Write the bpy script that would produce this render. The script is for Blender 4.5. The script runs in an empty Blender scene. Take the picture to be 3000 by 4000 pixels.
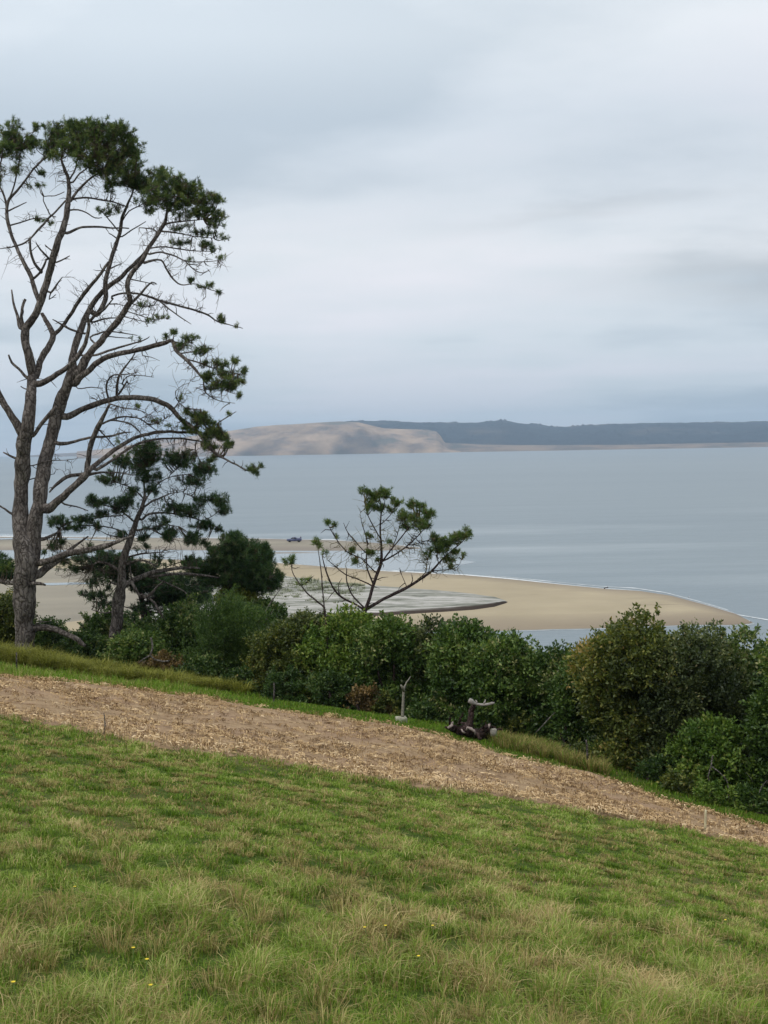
import bpy, math
import numpy as np
from mathutils import Matrix, Vector

scene = bpy.context.scene
col = scene.collection
R = np.random.default_rng(7)

# ------------------------------------------------------------------ camera
W0, H0, F = 3000.0, 4000.0, 5000.0       # picture size and focal length used for laying out distances
CAMZ = 34.0                              # eye height above the harbour water
PITCH, ROLL = math.radians(2.94), math.radians(0.957)
cam_d = bpy.data.cameras.new("camera"); cam = bpy.data.objects.new("camera", cam_d); col.objects.link(cam)
cam_d.sensor_fit = 'VERTICAL'; cam_d.sensor_height = 36.0; cam_d.lens = 36.0*F/H0
cam_d.clip_start = 0.1; cam_d.clip_end = 60000
RM = Matrix.Rotation(math.radians(90)-PITCH, 4, 'X') @ Matrix.Rotation(-ROLL, 4, 'Z')
cam.matrix_world = Matrix.Translation((0, 0, CAMZ)) @ RM
scene.camera = cam
RN = np.array(RM.to_3x3())

# ------------------------------------------------------------------ world
SUN_EL, SUN_AZ = math.radians(50), math.radians(-60)
world = bpy.data.worlds.new("World"); scene.world = world; world.use_nodes = True
nt = world.node_tree; N = nt.nodes; L = nt.links; N.clear()
def nd(t, **k):
    n = N.new(t)
    for a, b in k.items(): setattr(n, a, b)
    return n
out = nd('ShaderNodeOutputWorld')
bgs = nd('ShaderNodeBackground'); bgc = nd('ShaderNodeBackground'); mx = nd('ShaderNodeMixShader')
sky = nd('ShaderNodeTexSky', sky_type='NISHITA', sun_disc=False)
sky.sun_elevation = SUN_EL; sky.sun_rotation = SUN_AZ
L.new(sky.outputs[0], bgs.inputs[0]); bgs.inputs[1].default_value = 0.10
tc = nd('ShaderNodeTexCoord'); sep = nd('ShaderNodeSeparateXYZ'); L.new(tc.outputs['Generated'], sep.inputs[0])
def mth(op, a, b=None, clamp=False):
    n = nd('ShaderNodeMath', operation=op); n.use_clamp = clamp
    for i, v in enumerate((a, b)):
        if v is None: continue
        if isinstance(v, (int, float)): n.inputs[i].default_value = v
        else: L.new(v, n.inputs[i])
    return n.outputs[0]
zz = mth('ADD', mth('MAXIMUM', sep.outputs[2], 0.0), 0.10)
px = mth('DIVIDE', sep.outputs[0], zz); py = mth('DIVIDE', sep.outputs[1], zz)
cmb = nd('ShaderNodeCombineXYZ'); L.new(px, cmb.inputs[0]); L.new(py, cmb.inputs[1])
def wnoise(scale, detail, rough, vec, loc=(0, 0, 0), sc=(1, 1, 1)):
    m = nd('ShaderNodeMapping'); m.inputs['Location'].default_value = loc; m.inputs['Scale'].default_value = sc
    L.new(vec, m.inputs[0])
    n = nd('ShaderNodeTexNoise'); n.inputs['Scale'].default_value = scale; n.inputs['Detail'].default_value = detail
    n.inputs['Roughness'].default_value = rough; L.new(m.outputs[0], n.inputs['Vector'])
    return n.outputs[0]
n1 = wnoise(0.42, 4, 0.5, cmb.outputs[0], (3.1, 1.7, 0), (1.0, 0.8, 1))
n2 = wnoise(1.1, 6, 0.55, cmb.outputs[0], (0.4, 5.0, 2), (0.8, 1.0, 1))
cl = mth('ADD', mth('MULTIPLY', n1, 0.7), mth('MULTIPLY', n2, 0.3))
ramp = nd('ShaderNodeValToRGB'); L.new(cl, ramp.inputs[0])
e = ramp.color_ramp.elements
e[0].position = 0.40; e[0].color = (0.535, 0.60, 0.655, 1)
e[1].position = 0.60; e[1].color = (0.80, 0.80, 0.845, 1)
m_ = ramp.color_ramp.elements.new(0.49); m_.color = (0.70, 0.745, 0.785, 1)
# darker, bluer bank near the skyline, brighter deck overhead as real overcast has
hz = nd('ShaderNodeValToRGB'); L.new(sep.outputs[2], hz.inputs[0])
he = hz.color_ramp.elements
he[0].position = 0.0; he[0].color = (0.63, 0.69, 0.745, 1)
he[1].position = 1.0; he[1].color = (1.9, 1.85, 1.8, 1)
for p, c in ((0.04, (0.76, 0.81, 0.85)), (0.08, (0.90, 0.93, 0.955)), (0.15, (1.02, 1.01, 1.01)), (0.205, (0.88, 0.90, 0.93)), (0.245, (0.88, 0.905, 0.94)), (0.30, (1.07, 1.06, 1.06)), (0.42, (1.12, 1.12, 1.12))):
    q = he.new(p); q.color = (*c, 1)
mul = nd('ShaderNodeMix', data_type='RGBA', blend_type='MULTIPLY'); mul.inputs[0].default_value = 1
mul.clamp_result = False
L.new(ramp.outputs[0], mul.inputs[6]); L.new(hz.outputs[0], mul.inputs[7])
# one darker cloud bank low on the right and a thin one above it
def bank(ax, az, sx_, sz_, amp):
    q = mth('DIVIDE', sep.outputs[0], mth('MAXIMUM', sep.outputs[1], 0.05)); wob_ = mth('MULTIPLY', mth('SUBTRACT', n2, 0.5), 0.10)
    a_ = mth('DIVIDE', mth('SUBTRACT', q, ax), sx_); b_ = mth('DIVIDE', mth('ADD', mth('SUBTRACT', sep.outputs[2], az), wob_), sz_)
    r2_ = mth('ADD', mth('MULTIPLY', a_, a_), mth('MULTIPLY', b_, b_))
    return mth('MULTIPLY', mth('POWER', 2.718, mth('MULTIPLY', r2_, -1.0)), amp)
dk = mth('SUBTRACT', 1.0, mth('ADD', bank(0.30, 0.117, 0.12, 0.016, 0.20), mth('ADD', bank(0.17, 0.175, 0.10, 0.006, 0.10), bank(-0.22, 0.30, 0.30, 0.075, -0.13))))
L.new(mul.outputs[2], bgc.inputs[0]); L.new(dk, bgc.inputs[1])
mx.inputs[0].default_value = 0.97
L.new(bgs.outputs[0], mx.inputs[1]); L.new(bgc.outputs[0], mx.inputs[2]); L.new(mx.outputs[0], out.inputs[0])

sun_d = bpy.data.lights.new("sun", 'SUN'); sun_d.energy = 1.3; sun_d.angle = math.radians(18); sun_d.color = (1, 0.96, 0.9)
sun = bpy.data.objects.new("sun", sun_d); col.objects.link(sun)
sdir = Vector((math.sin(SUN_AZ)*math.cos(SUN_EL), math.cos(SUN_AZ)*math.cos(SUN_EL)*-1, math.sin(SUN_EL)))
sun.rotation_euler = sdir.to_track_quat('Z', 'Y').to_euler()
vs = scene.view_settings; vs.view_transform = 'Standard'; vs.look = 'None'; vs.exposure = 0.18; vs.gamma = 1.0

# ------------------------------------------------------------------ layout helpers
def rays(u, v):
    u = np.asarray(u, float); v = np.asarray(v, float)
    d = np.stack([(u-W0/2)/F, -(v-H0/2)/F, -np.ones_like(u)], -1)
    return d @ RN.T
def P(u, v, depth):
    d = rays(u, v); s = np.asarray(depth, float)/d[..., 1]
    return d*s[..., None] + np.array([0, 0, CAMZ])
def sea(u, v, z=0.0):
    d = rays(u, v); s = (z-CAMZ)/d[..., 2]
    return d*s[..., None] + np.array([0, 0, CAMZ])
def hashn(ix, iy, seed):
    h = (ix.astype(np.int64)*374761393 + iy.astype(np.int64)*668265263 + seed*1442695041) & 0x7fffffff
    h = ((h ^ (h >> 13))*1274126177) & 0x7fffffff
    h = h ^ (h >> 16)
    return (h & 0xffff)/65535.0
def vnoise(x, y, seed=0):
    x = np.asarray(x, float); y = np.asarray(y, float)
    ix = np.floor(x); iy = np.floor(y); fx = x-ix; fy = y-iy
    fx = fx*fx*(3-2*fx); fy = fy*fy*(3-2*fy)
    a = hashn(ix, iy, seed); b = hashn(ix+1, iy, seed); c = hashn(ix, iy+1, seed); d = hashn(ix+1, iy+1, seed)
    return (a*(1-fx)+b*fx)*(1-fy) + (c*(1-fx)+d*fx)*fy
def fbm(x, y, seed=0, o=4):
    s = 0; a = 1; t = 0
    for i in range(o):
        s = s + a*vnoise(x*2**i+17.3*i, y*2**i-9.1*i, seed+i); t += a; a *= 0.5
    return s/t

def tag(o, label=None, cat=None, group=None, kind=None):
    if label: o['label'] = label
    if cat: o['category'] = cat
    if group: o['group'] = group
    if kind: o['kind'] = kind
    return o
def empty(name, loc, label, cat, group=None):
    o = bpy.data.objects.new(name, None); col.objects.link(o); o.location = Vector([float(c) for c in loc])
    o.empty_display_size = 0.3
    return tag(o, label, cat, group)
def mesh(name, V, polys, mat, parent=None, attrs=None, smooth=False):
    """polys: list of int arrays (n,k) – one array per polygon size"""
    V = np.ascontiguousarray(V, np.float32)
    if parent is not None: V = V - np.array(parent.location, np.float32)
    polys = [np.asarray(p, np.int32) for p in (polys if isinstance(polys, list) else [polys]) if len(p)]
    me = bpy.data.meshes.new(name)
    me.vertices.add(len(V)); me.vertices.foreach_set('co', V.ravel())
    tot = sum(p.size for p in polys); nf = sum(len(p) for p in polys)
    me.loops.add(tot); me.loops.foreach_set('vertex_index', np.concatenate([p.ravel() for p in polys]))
    st = []; c = 0
    for p in polys:
        st.append(c+np.arange(len(p))*p.shape[1]); c += p.size
    me.polygons.add(nf); me.polygons.foreach_set('loop_start', np.concatenate(st).astype(np.int32))
    me.update(calc_edges=True)
    if smooth: me.polygons.foreach_set('use_smooth', np.ones(nf, bool))
    for k, a in (attrs or {}).items():
        at = me.attributes.new(k, 'FLOAT', 'POINT'); at.data.foreach_set('value', np.ascontiguousarray(a, np.float32))
    me.materials.append(mat)
    o = bpy.data.objects.new(name, me); col.objects.link(o)
    if parent is not None: o.parent = parent
    return o
class MB:
    def __init__(s): s.V = []; s.F = {}; s.A = []; s.n = 0
    def add(s, V, F, rnd=None):
        V = np.asarray(V, float)
        for f in (F if isinstance(F, list) else [F]):
            f = np.asarray(f)
            if len(f): s.F.setdefault(f.shape[1], []).append(f+s.n)
        s.V.append(V); s.n += len(V)
        s.A.append(np.full(len(V), 0.5) if rnd is None else np.broadcast_to(rnd, (len(V),)))
    def build(s, name, mat, parent=None, smooth=False):
        return mesh(name, np.concatenate(s.V), [np.concatenate(f) for f in s.F.values()], mat, parent,
                    {'rnd': np.concatenate(s.A)}, smooth)
def box(mb, c, half, rot=None, bev=0.0, rnd=None):
    """a box with chamfered edges"""
    c = np.asarray(c, float); hx, hy, hz_ = half; b = bev if bev > 0 else min(half)*0.12
    V = []
    for sx in (-1, 1):
        for sy in (-1, 1):
            for sz in (-1, 1):
                V += [(sx*(hx-b), sy*(hy-b), sz*hz_), (sx*(hx-b), sy*hy, sz*(hz_-b)), (sx*hx, sy*(hy-b), sz*(hz_-b))]
    import bmesh
    bm = bmesh.new()
    for v in V: bm.verts.new(v)
    r = bmesh.ops.convex_hull(bm, input=bm.verts)
    bm.verts.index_update()
    VV = np.array([v.co for v in bm.verts]); FF = {}
    for f in bm.faces: FF.setdefault(len(f.verts), []).append([v.index for v in f.verts])
    bm.free()
    if rot is not None: VV = VV @ np.asarray(rot).T
    mb.add(VV+c, [np.array(f) for f in FF.values()], rnd)
def rotz(a): return np.array([[math.cos(a), -math.sin(a), 0], [math.sin(a), math.cos(a), 0], [0, 0, 1]])

def spline(pts, step):
    """Catmull-Rom resample of an (n,k) array; first three columns are the position"""
    p = np.asarray(pts, float)
    if len(p) < 2: return p
    q = np.vstack([2*p[0]-p[1], p, 2*p[-1]-p[-2]]); o = []
    for i in range(1, len(q)-2):
        n = max(2, int(np.linalg.norm(q[i+1][:3]-q[i][:3])/step))
        t = np.linspace(0, 1, n, endpoint=False)[:, None]
        a, b, c, d = q[i-1], q[i], q[i+1], q[i+2]
        o.append(0.5*((2*b)+(-a+c)*t+(2*a-5*b+4*c-d)*t*t+(-a+3*b-3*c+d)*t**3))
    o.append(p[-1:]); return np.vstack(o)
def tube(mb, pts, rad, k=7, rough=0.0, rnd=None, seed=0):
    pts = np.asarray(pts, float); rad = np.maximum(np.asarray(rad, float), 0.0015); n = len(pts)
    if n < 2: return
    T = np.gradient(pts, axis=0); T /= np.linalg.norm(T, axis=1)[:, None]+1e-9
    ref = np.array([0.13, 1.0, 0.07]) if abs(T[0][1]) < 0.85 else np.array([1.0, 0.1, 0.1])
    A = np.cross(T, ref); A /= np.linalg.norm(A, axis=1)[:, None]+1e-9; B = np.cross(T, A)
    th = np.arange(k)*2*math.pi/k
    rr = rad[:, None]*np.ones(k)
    if rough:
        s = np.cumsum(np.r_[0, np.linalg.norm(np.diff(pts, axis=0), axis=1)])
        rr = rr*(1+rough*(vnoise(s[:, None]*3.0+seed, np.cos(th)[None]*1.4+3, seed)-0.5)*2)
    V = pts[:, None]+rr[..., None]*(A[:, None]*np.cos(th)[None, :, None]+B[:, None]*np.sin(th)[None, :, None])
    V = V.reshape(-1, 3); i = np.arange(n-1)[:, None]*k; j = np.arange(k)[None]; j2 = (j+1) % k
    Fq = np.stack([i+j, i+j2, i+k+j2, i+k+j], -1).reshape(-1, 4)
    V = np.vstack([V, pts[0], pts[-1]])
    a = np.arange(k); c0 = np.stack([np.full(k, n*k), (a+1) % k, a], -1); c1 = np.stack([np.full(k, n*k+1), (n-1)*k+a, (n-1)*k+(a+1) % k], -1)
    mb.add(V, [Fq, np.vstack([c0, c1])], rnd)

# ------------------------------------------------------------------ materials
def newmat(name):
    m = bpy.data.materials.new(name); m.use_nodes = True; t = m.node_tree; t.nodes.clear()
    o = t.nodes.new('ShaderNodeOutputMaterial'); return m, t, o
def tnoise(t, scale, detail=4, rough=0.55, vec=None, sc=None):
    n = t.nodes.new('ShaderNodeTexNoise'); n.inputs['Scale'].default_value = scale
    n.inputs['Detail'].default_value = detail; n.inputs['Roughness'].default_value = rough
    g = t.nodes.new('ShaderNodeNewGeometry')
    m = t.nodes.new('ShaderNodeMapping'); t.links.new(g.outputs['Position'], m.inputs[0])
    if sc: m.inputs['Scale'].default_value = sc
    t.links.new(m.outputs[0], n.inputs['Vector']); return n.outputs[0]
def tramp(t, fac, stops, interp='LINEAR'):
    r = t.nodes.new('ShaderNodeValToRGB'); r.color_ramp.interpolation = interp; el = r.color_ramp.elements
    while len(el) > 1: el.remove(el[-1])
    el[0].position = stops[0][0]; el[0].color = (*stops[0][1], 1)
    for p, c in stops[1:]:
        x = el.new(p); x.color = (*c, 1)
    t.links.new(fac, r.inputs[0]); return r.outputs[0]
def tmix(t, fac, a, b, mode='MIX'):
    m = t.nodes.new('ShaderNodeMix'); m.data_type = 'RGBA'; m.blend_type = mode
    for i, v in ((0, fac), (6, a), (7, b)):
        if isinstance(v, (int, float)): m.inputs[i].default_value = v
        elif isinstance(v, tuple): m.inputs[i].default_value = (*v, 1)
        else: t.links.new(v, m.inputs[i])
    return m.outputs[2]
def tmath(t, op, a, b=None, clamp=False):
    n = t.nodes.new('ShaderNodeMath'); n.operation = op; n.use_clamp = clamp
    for i, v in enumerate((a, b)):
        if v is None: continue
        if isinstance(v, (int, float)): n.inputs[i].default_value = v
        else: t.links.new(v, n.inputs[i])
    return n.outputs[0]
def tattr(t, name):
    a = t.nodes.new('ShaderNodeAttribute'); a.attribute_name = name; return a.outputs['Fac']
def tbump(t, h, strength, dist):
    b = t.nodes.new('ShaderNodeBump'); b.inputs['Strength'].default_value = strength; b.inputs['Distance'].default_value = dist
    t.links.new(h, b.inputs['Height']); return b.outputs[0]
def principled(t, o, colr, rough=0.8, spec=0.3, normal=None):
    p = t.nodes.new('ShaderNodeBsdfPrincipled')
    if isinstance(colr, tuple): p.inputs['Base Color'].default_value = (*colr, 1)
    else: t.links.new(colr, p.inputs['Base Color'])
    if isinstance(rough, (int, float)): p.inputs['Roughness'].default_value = rough
    else: t.links.new(rough, p.inputs['Roughness'])
    p.inputs['Specular IOR Level'].default_value = spec
    if normal is not None: t.links.new(normal, p.inputs['Normal'])
    if o is not None: t.links.new(p.outputs[0], o.inputs[0])
    return p
def leafmat(name, stops, transl=0.3, rough=0.55, spec=0.25):
    m, t, o = newmat(name)
    c = tramp(t, tattr(t, 'rnd'), stops)
    p = principled(t, None, c, rough, spec)
    tr = t.nodes.new('ShaderNodeBsdfTranslucent'); t.links.new(tmix(t, 1.0, c, (1.15, 1.25, 0.6), 'MULTIPLY'), tr.inputs[0])
    mxs = t.nodes.new('ShaderNodeMixShader'); mxs.inputs[0].default_value = transl
    t.links.new(p.outputs[0], mxs.inputs[1]); t.links.new(tr.outputs[0], mxs.inputs[2]); t.links.new(mxs.outputs[0], o.inputs[0])
    return m
def barkmat(name, a, b, c, scale=6):
    m, t, o = newmat(name)
    n = tnoise(t, scale, 8, 0.72, sc=(1, 1, 0.3)); n2 = tnoise(t, scale*0.3, 5, 0.6)
    cc = tmix(t, tramp(t, n2, [(0.35, (0, 0, 0)), (0.65, (1, 1, 1))]), tramp(t, n, [(0.3, a), (0.7, b)]), tramp(t, n, [(0.3, b), (0.7, c)]))
    v = t.nodes.new('ShaderNodeTexVoronoi'); v.feature = 'DISTANCE_TO_EDGE'; v.inputs['Scale'].default_value = scale*1.1
    g = t.nodes.new('ShaderNodeNewGeometry'); mp = t.nodes.new('ShaderNodeMapping'); mp.inputs['Scale'].default_value = (1.3, 1.3, 0.33)
    w_ = t.nodes.new('ShaderNodeVectorMath'); w_.operation = 'ADD'; t.links.new(g.outputs['Position'], w_.inputs[0])
    nw = t.nodes.new('ShaderNodeTexNoise'); nw.inputs['Scale'].default_value = 5; t.links.new(g.outputs['Position'], nw.inputs['Vector'])
    sc_w = t.nodes.new('ShaderNodeVectorMath'); sc_w.operation = 'SCALE'; sc_w.inputs['Scale'].default_value = 0.25; t.links.new(nw.outputs['Color'], sc_w.inputs[0]); t.links.new(sc_w.outputs[0], w_.inputs[1])
    t.links.new(w_.outputs[0], mp.inputs[0]); t.links.new(mp.outputs[0], v.inputs['Vector'])
    crack = tramp(t, v.outputs[0], [(0.0, (0.30, 0.28, 0.27)), (0.16, (1, 1, 1))])
    cc = tmix(t, 1.0, cc, crack, 'MULTIPLY')
    hh_ = tmath(t, 'ADD', tmath(t, 'MULTIPLY', n, 0.5), tmath(t, 'MINIMUM', v.outputs[0], 0.2))
    principled(t, o, cc, 0.9, 0.15, tbump(t, hh_, 1.0, 0.12)); return m
def plain(name, colr, rough=0.7, spec=0.3, var=0.25, scale=8):
    m, t, o = newmat(name)
    n = tnoise(t, scale, 4, 0.6)
    lo = tuple(x*(1-var) for x in colr); hi = tuple(min(1, x*(1+var)) for x in colr)
    principled(t, o, tramp(t, n, [(0.3, lo), (0.7, hi)]), rough, spec, tbump(t, n, 0.3, 0.02)); return m
M = {}
M['bark_pine'] = barkmat('pine bark', (0.050, 0.043, 0.039), (0.135, 0.115, 0.103), (0.27, 0.245, 0.22))
M['bark_grey'] = barkmat('grey bark', (0.05, 0.042, 0.038), (0.13, 0.11, 0.10), (0.22, 0.20, 0.185), 9)
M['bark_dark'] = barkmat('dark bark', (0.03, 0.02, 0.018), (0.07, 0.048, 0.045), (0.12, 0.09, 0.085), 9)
M['weathered'] = barkmat('weathered wood', (0.12, 0.105, 0.09), (0.22, 0.20, 0.18), (0.33, 0.31, 0.28), 14)
M['stumpwood'] = barkmat('stump wood', (0.014, 0.008, 0.007), (0.050, 0.027, 0.022), (0.14, 0.10, 0.09), 12)
M['needle'] = leafmat('pine needles', [(0, (0.018, 0.034, 0.014)), (0.35, (0.045, 0.080, 0.026)), (0.6, (0.105, 0.150, 0.042)), (0.85, (0.19, 0.23, 0.07)), (0.95, (0.22, 0.22, 0.09)), (1, (0.11, 0.08, 0.06))], 0.35)
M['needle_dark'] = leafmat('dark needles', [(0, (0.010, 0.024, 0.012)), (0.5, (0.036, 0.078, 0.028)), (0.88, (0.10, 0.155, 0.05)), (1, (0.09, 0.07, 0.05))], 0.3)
M['needle_young'] = leafmat('young pine needles', [(0, (0.03, 0.055, 0.014)), (0.5, (0.085, 0.14, 0.032)), (0.85, (0.18, 0.24, 0.07)), (1, (0.20, 0.17, 0.08))], 0.35)
LC = {
 'dark':   [(0, (0.010, 0.030, 0.008)), (0.5, (0.030, 0.075, 0.018)), (0.85, (0.075, 0.14, 0.035)), (1, (0.17, 0.22, 0.11))],
 'mid':    [(0, (0.016, 0.045, 0.010)), (0.5, (0.045, 0.105, 0.022)), (0.85, (0.11, 0.19, 0.045)), (1, (0.22, 0.27, 0.14))],
 'bright': [(0, (0.025, 0.070, 0.010)), (0.5, (0.070, 0.150, 0.025)), (0.85, (0.15, 0.24, 0.05)), (1, (0.27, 0.33, 0.13))],
 'olive':  [(0, (0.020, 0.038, 0.010)), (0.5, (0.055, 0.092, 0.020)), (0.8, (0.13, 0.165, 0.035)), (0.93, (0.17, 0.19, 0.055)), (1, (0.22, 0.20, 0.08))],
 'grey':   [(0, (0.018, 0.036, 0.014)), (0.5, (0.050, 0.085, 0.030)), (0.85, (0.11, 0.155, 0.06)), (1, (0.26, 0.29, 0.17))],
 'yellow': [(0, (0.040, 0.070, 0.012)), (0.5, (0.12, 0.17, 0.026)), (0.85, (0.21, 0.26, 0.05)), (1, (0.30, 0.30, 0.12))],
 'brown':  [(0, (0.040, 0.035, 0.015)), (0.5, (0.10, 0.085, 0.035)), (0.85, (0.17, 0.14, 0.06)), (1, (0.24, 0.20, 0.10))],
}
LC = {k: [(p_, tuple(min(0.5, c_*f_) for c_, f_ in zip(c, (1.55, 1.22, 1.08)))) for p_, c in v] for k, v in LC.items()}
for k, v in LC.items(): M['leaf_'+k] = leafmat(k+' leaves', v, 0.28, 0.5, 0.35)

# grass: 'rnd' varies each blade, 'dry' goes from lush green to straw
m, t, o = newmat('grass blades')
g = tramp(t, tattr(t, 'rnd'), [(0, (0.042, 0.095, 0.008)), (0.5, (0.125, 0.225, 0.012)), (0.85, (0.205, 0.305, 0.03)), (1, (0.36, 0.42, 0.12))])
d = tramp(t, tattr(t, 'rnd'), [(0, (0.14, 0.09, 0.035)), (0.5, (0.36, 0.26, 0.10)), (1, (0.60, 0.46, 0.23))])
c = tmix(t, tattr(t, 'dry'), g, d)
p = principled(t, None, c, 0.6, 0.2); tr = t.nodes.new('ShaderNodeBsdfTranslucent'); t.links.new(c, tr.inputs[0])
mxs = t.nodes.new('ShaderNodeMixShader'); mxs.inputs[0].default_value = 0.35
t.links.new(p.outputs[0], mxs.inputs[1]); t.links.new(tr.outputs[0], mxs.inputs[2]); t.links.new(mxs.outputs[0], o.inputs[0])
M['grass'] = m
m, t, o = newmat('turf')
n = tnoise(t, 5, 6, 0.7); n2 = tnoise(t, 0.7, 4, 0.6); n3 = tnoise(t, 30, 3, 0.6)
c = tramp(t, n, [(0.3, (0.030, 0.050, 0.010)), (0.55, (0.065, 0.10, 0.018)), (0.75, (0.12, 0.13, 0.035))])
c = tmix(t, tramp(t, n2, [(0.48, (0, 0, 0)), (0.7, (1, 1, 1))]), c, (0.14, 0.115, 0.05))
principled(t, o, c, 0.95, 0.05, tbump(t, n3, 1.0, 0.04)); M['turf'] = m
m, t, o = newmat('bare soil')
n = tnoise(t, 3.2, 7, 0.7); n2 = tnoise(t, 0.5, 3, 0.5); n3 = tnoise(t, 22, 4, 0.65)
c = tramp(t, n, [(0.28, (0.12, 0.075, 0.043)), (0.45, (0.29, 0.200, 0.118)), (0.7, (0.42, 0.305, 0.185))])
c = tmix(t, tramp(t, n2, [(0.45, (0, 0, 0)), (0.7, (0.6, 0.6, 0.6))]), c, (0.30, 0.20, 0.135))
principled(t, o, c, 0.95, 0.05, tbump(t, n3, 1.0, 0.05)); M['soil'] = m
m, t, o = newmat('straw')
c = tramp(t, tattr(t, 'rnd'), [(0, (0.11, 0.065, 0.030)), (0.35, (0.30, 0.20, 0.10)), (0.75, (0.50, 0.355, 0.19)), (1, (0.62, 0.48, 0.30))])
principled(t, o, c, 0.8, 0.1); M['straw'] = m
# beach sand: height attribute 'wet' darkens the rim
m, t, o = newmat('beach sand')
n = tnoise(t, 0.05, 6, 0.6); n2 = tnoise(t, 0.6, 5, 0.65, sc=(0.25, 1, 1))
c = tramp(t, n, [(0.3, (0.285, 0.238, 0.155)), (0.7, (0.355, 0.298, 0.198))])
c = tmix(t, tramp(t, n2, [(0.35, (0.3, 0.3, 0.3)), (0.6, (0, 0, 0))]), c, (0.28, 0.225, 0.155))
w = tattr(t, 'wet')
n5 = tnoise(t, 0.12, 6, 0.7, sc=(0.12, 1, 1))
c = tmix(t, tramp(t, n5, [(0.60, (0, 0, 0)), (0.66, (0.55, 0.55, 0.55)), (0.70, (0, 0, 0))]), c, (0.13, 0.10, 0.07))
c = tmix(t, w, c, (0.165, 0.13, 0.098))
principled(t, o, c, 0.85, 0.2, tbump(t, n2, 0.3, 0.1)); M['sand'] = m
m, t, o = newmat('mud flat sand')
n = tnoise(t, 0.03, 5, 0.6, sc=(0.4, 1, 1))
c = tramp(t, n, [(0.35, (0.175, 0.155, 0.118)), (0.65, (0.27, 0.24, 0.18))])
c = tmix(t, tattr(t, 'wet'), c, (0.17, 0.14, 0.115))
principled(t, o, c, 0.8, 0.3); M['mud'] = m
# pale dune island with dune grass
m, t, o = newmat('dune sand')
n = tnoise(t, 0.30, 7, 0.70, sc=(0.25, 1, 1)); n2 = tnoise(t, 1.6, 4, 0.6)
c = tramp(t, n, [(0.36, (0.10, 0.105, 0.085)), (0.46, (0.22, 0.22, 0.19)), (0.54, (0.34, 0.33, 0.305)), (0.66, (0.46, 0.44, 0.415))])
c = tmix(t, tramp(t, n2, [(0.5, (0, 0, 0)), (0.75, (0.5, 0.5, 0.5))]), c, (0.20, 0.21, 0.15))
c = tmix(t, tattr(t, 'wet'), c, (0.055, 0.042, 0.034))
principled(t, o, c, 0.95, 0.05); M['dune'] = m
m, t, o = newmat('harbour water')
g_ = t.nodes.new('ShaderNodeNewGeometry')
n1_ = tnoise(t, 0.15, 6, 0.7, sc=(0.55, 1, 1)); n2_ = tnoise(t, 0.035, 5, 0.6, sc=(0.5, 1, 1)); n3_ = tnoise(t, 0.004, 4, 0.55, sc=(0.25, 1.0, 1))
h = tmath(t, 'ADD', tmath(t, 'MULTIPLY', n1_, 0.5), tmath(t, 'MULTIPLY', n2_, 2.0))
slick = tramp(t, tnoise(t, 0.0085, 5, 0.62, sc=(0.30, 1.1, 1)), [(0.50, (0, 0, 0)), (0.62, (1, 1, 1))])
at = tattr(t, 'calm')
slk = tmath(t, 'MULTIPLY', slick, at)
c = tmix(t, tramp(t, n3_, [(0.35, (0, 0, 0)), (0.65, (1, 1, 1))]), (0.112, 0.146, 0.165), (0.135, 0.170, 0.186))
c = tmix(t, slk, c, (0.22, 0.255, 0.27))  # slicks painted paler, standing in for the brighter sky they reflect
p = principled(t, o, c, 0.32, 0.5); p.inputs['IOR'].default_value = 1.333
b = t.nodes.new('ShaderNodeBump'); b.inputs['Distance'].default_value = 1.0; t.links.new(h, b.inputs['Height'])
t.links.new(tmath(t, 'SUBTRACT', 0.55, tmath(t, 'MULTIPLY', slk, 0.25)), b.inputs['Strength'])
t.links.new(b.outputs[0], p.inputs['Normal']); M['water'] = m
m, t, o = newmat('still lagoon water')
p = principled(t, o, (0.175, 0.21, 0.22), 0.22, 0.5, tbump(t, tnoise(t, 0.3, 3), 0.1, 0.2)); M['lagoon'] = m
m, t, o = newmat('sea foam')
n = tnoise(t, 0.5, 5, 0.7)
principled(t, o, tramp(t, n, [(0.35, (0.36, 0.39, 0.395)), (0.65, (0.68, 0.70, 0.70))]), 0.8, 0.2); M['foam'] = m
# far land: 'sand' attribute separates dune faces from bush
m, t, o = newmat('far bush and dune')
nA = tnoise(t, 0.02, 6, 0.65); nB = tnoise(t, 0.006, 9, 0.68, sc=(1, 0.6, 1.8))
bush = tramp(t, nA, [(0.3, (0.008, 0.014, 0.022)), (0.6, (0.017, 0.028, 0.040)), (0.8, (0.045, 0.058, 0.062))])  # bush tinted towards blue: distance haze put into the base colour
sand_ = tramp(t, nB, [(0.36, (0.115, 0.115, 0.10)), (0.46, (0.22, 0.17, 0.14)), (0.55, (0.315, 0.235, 0.17)), (0.75, (0.40, 0.30, 0.22))])
c = tmix(t, tattr(t, 'sand'), bush, sand_)
principled(t, o, c, 0.95, 0.05); M['far'] = m

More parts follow.
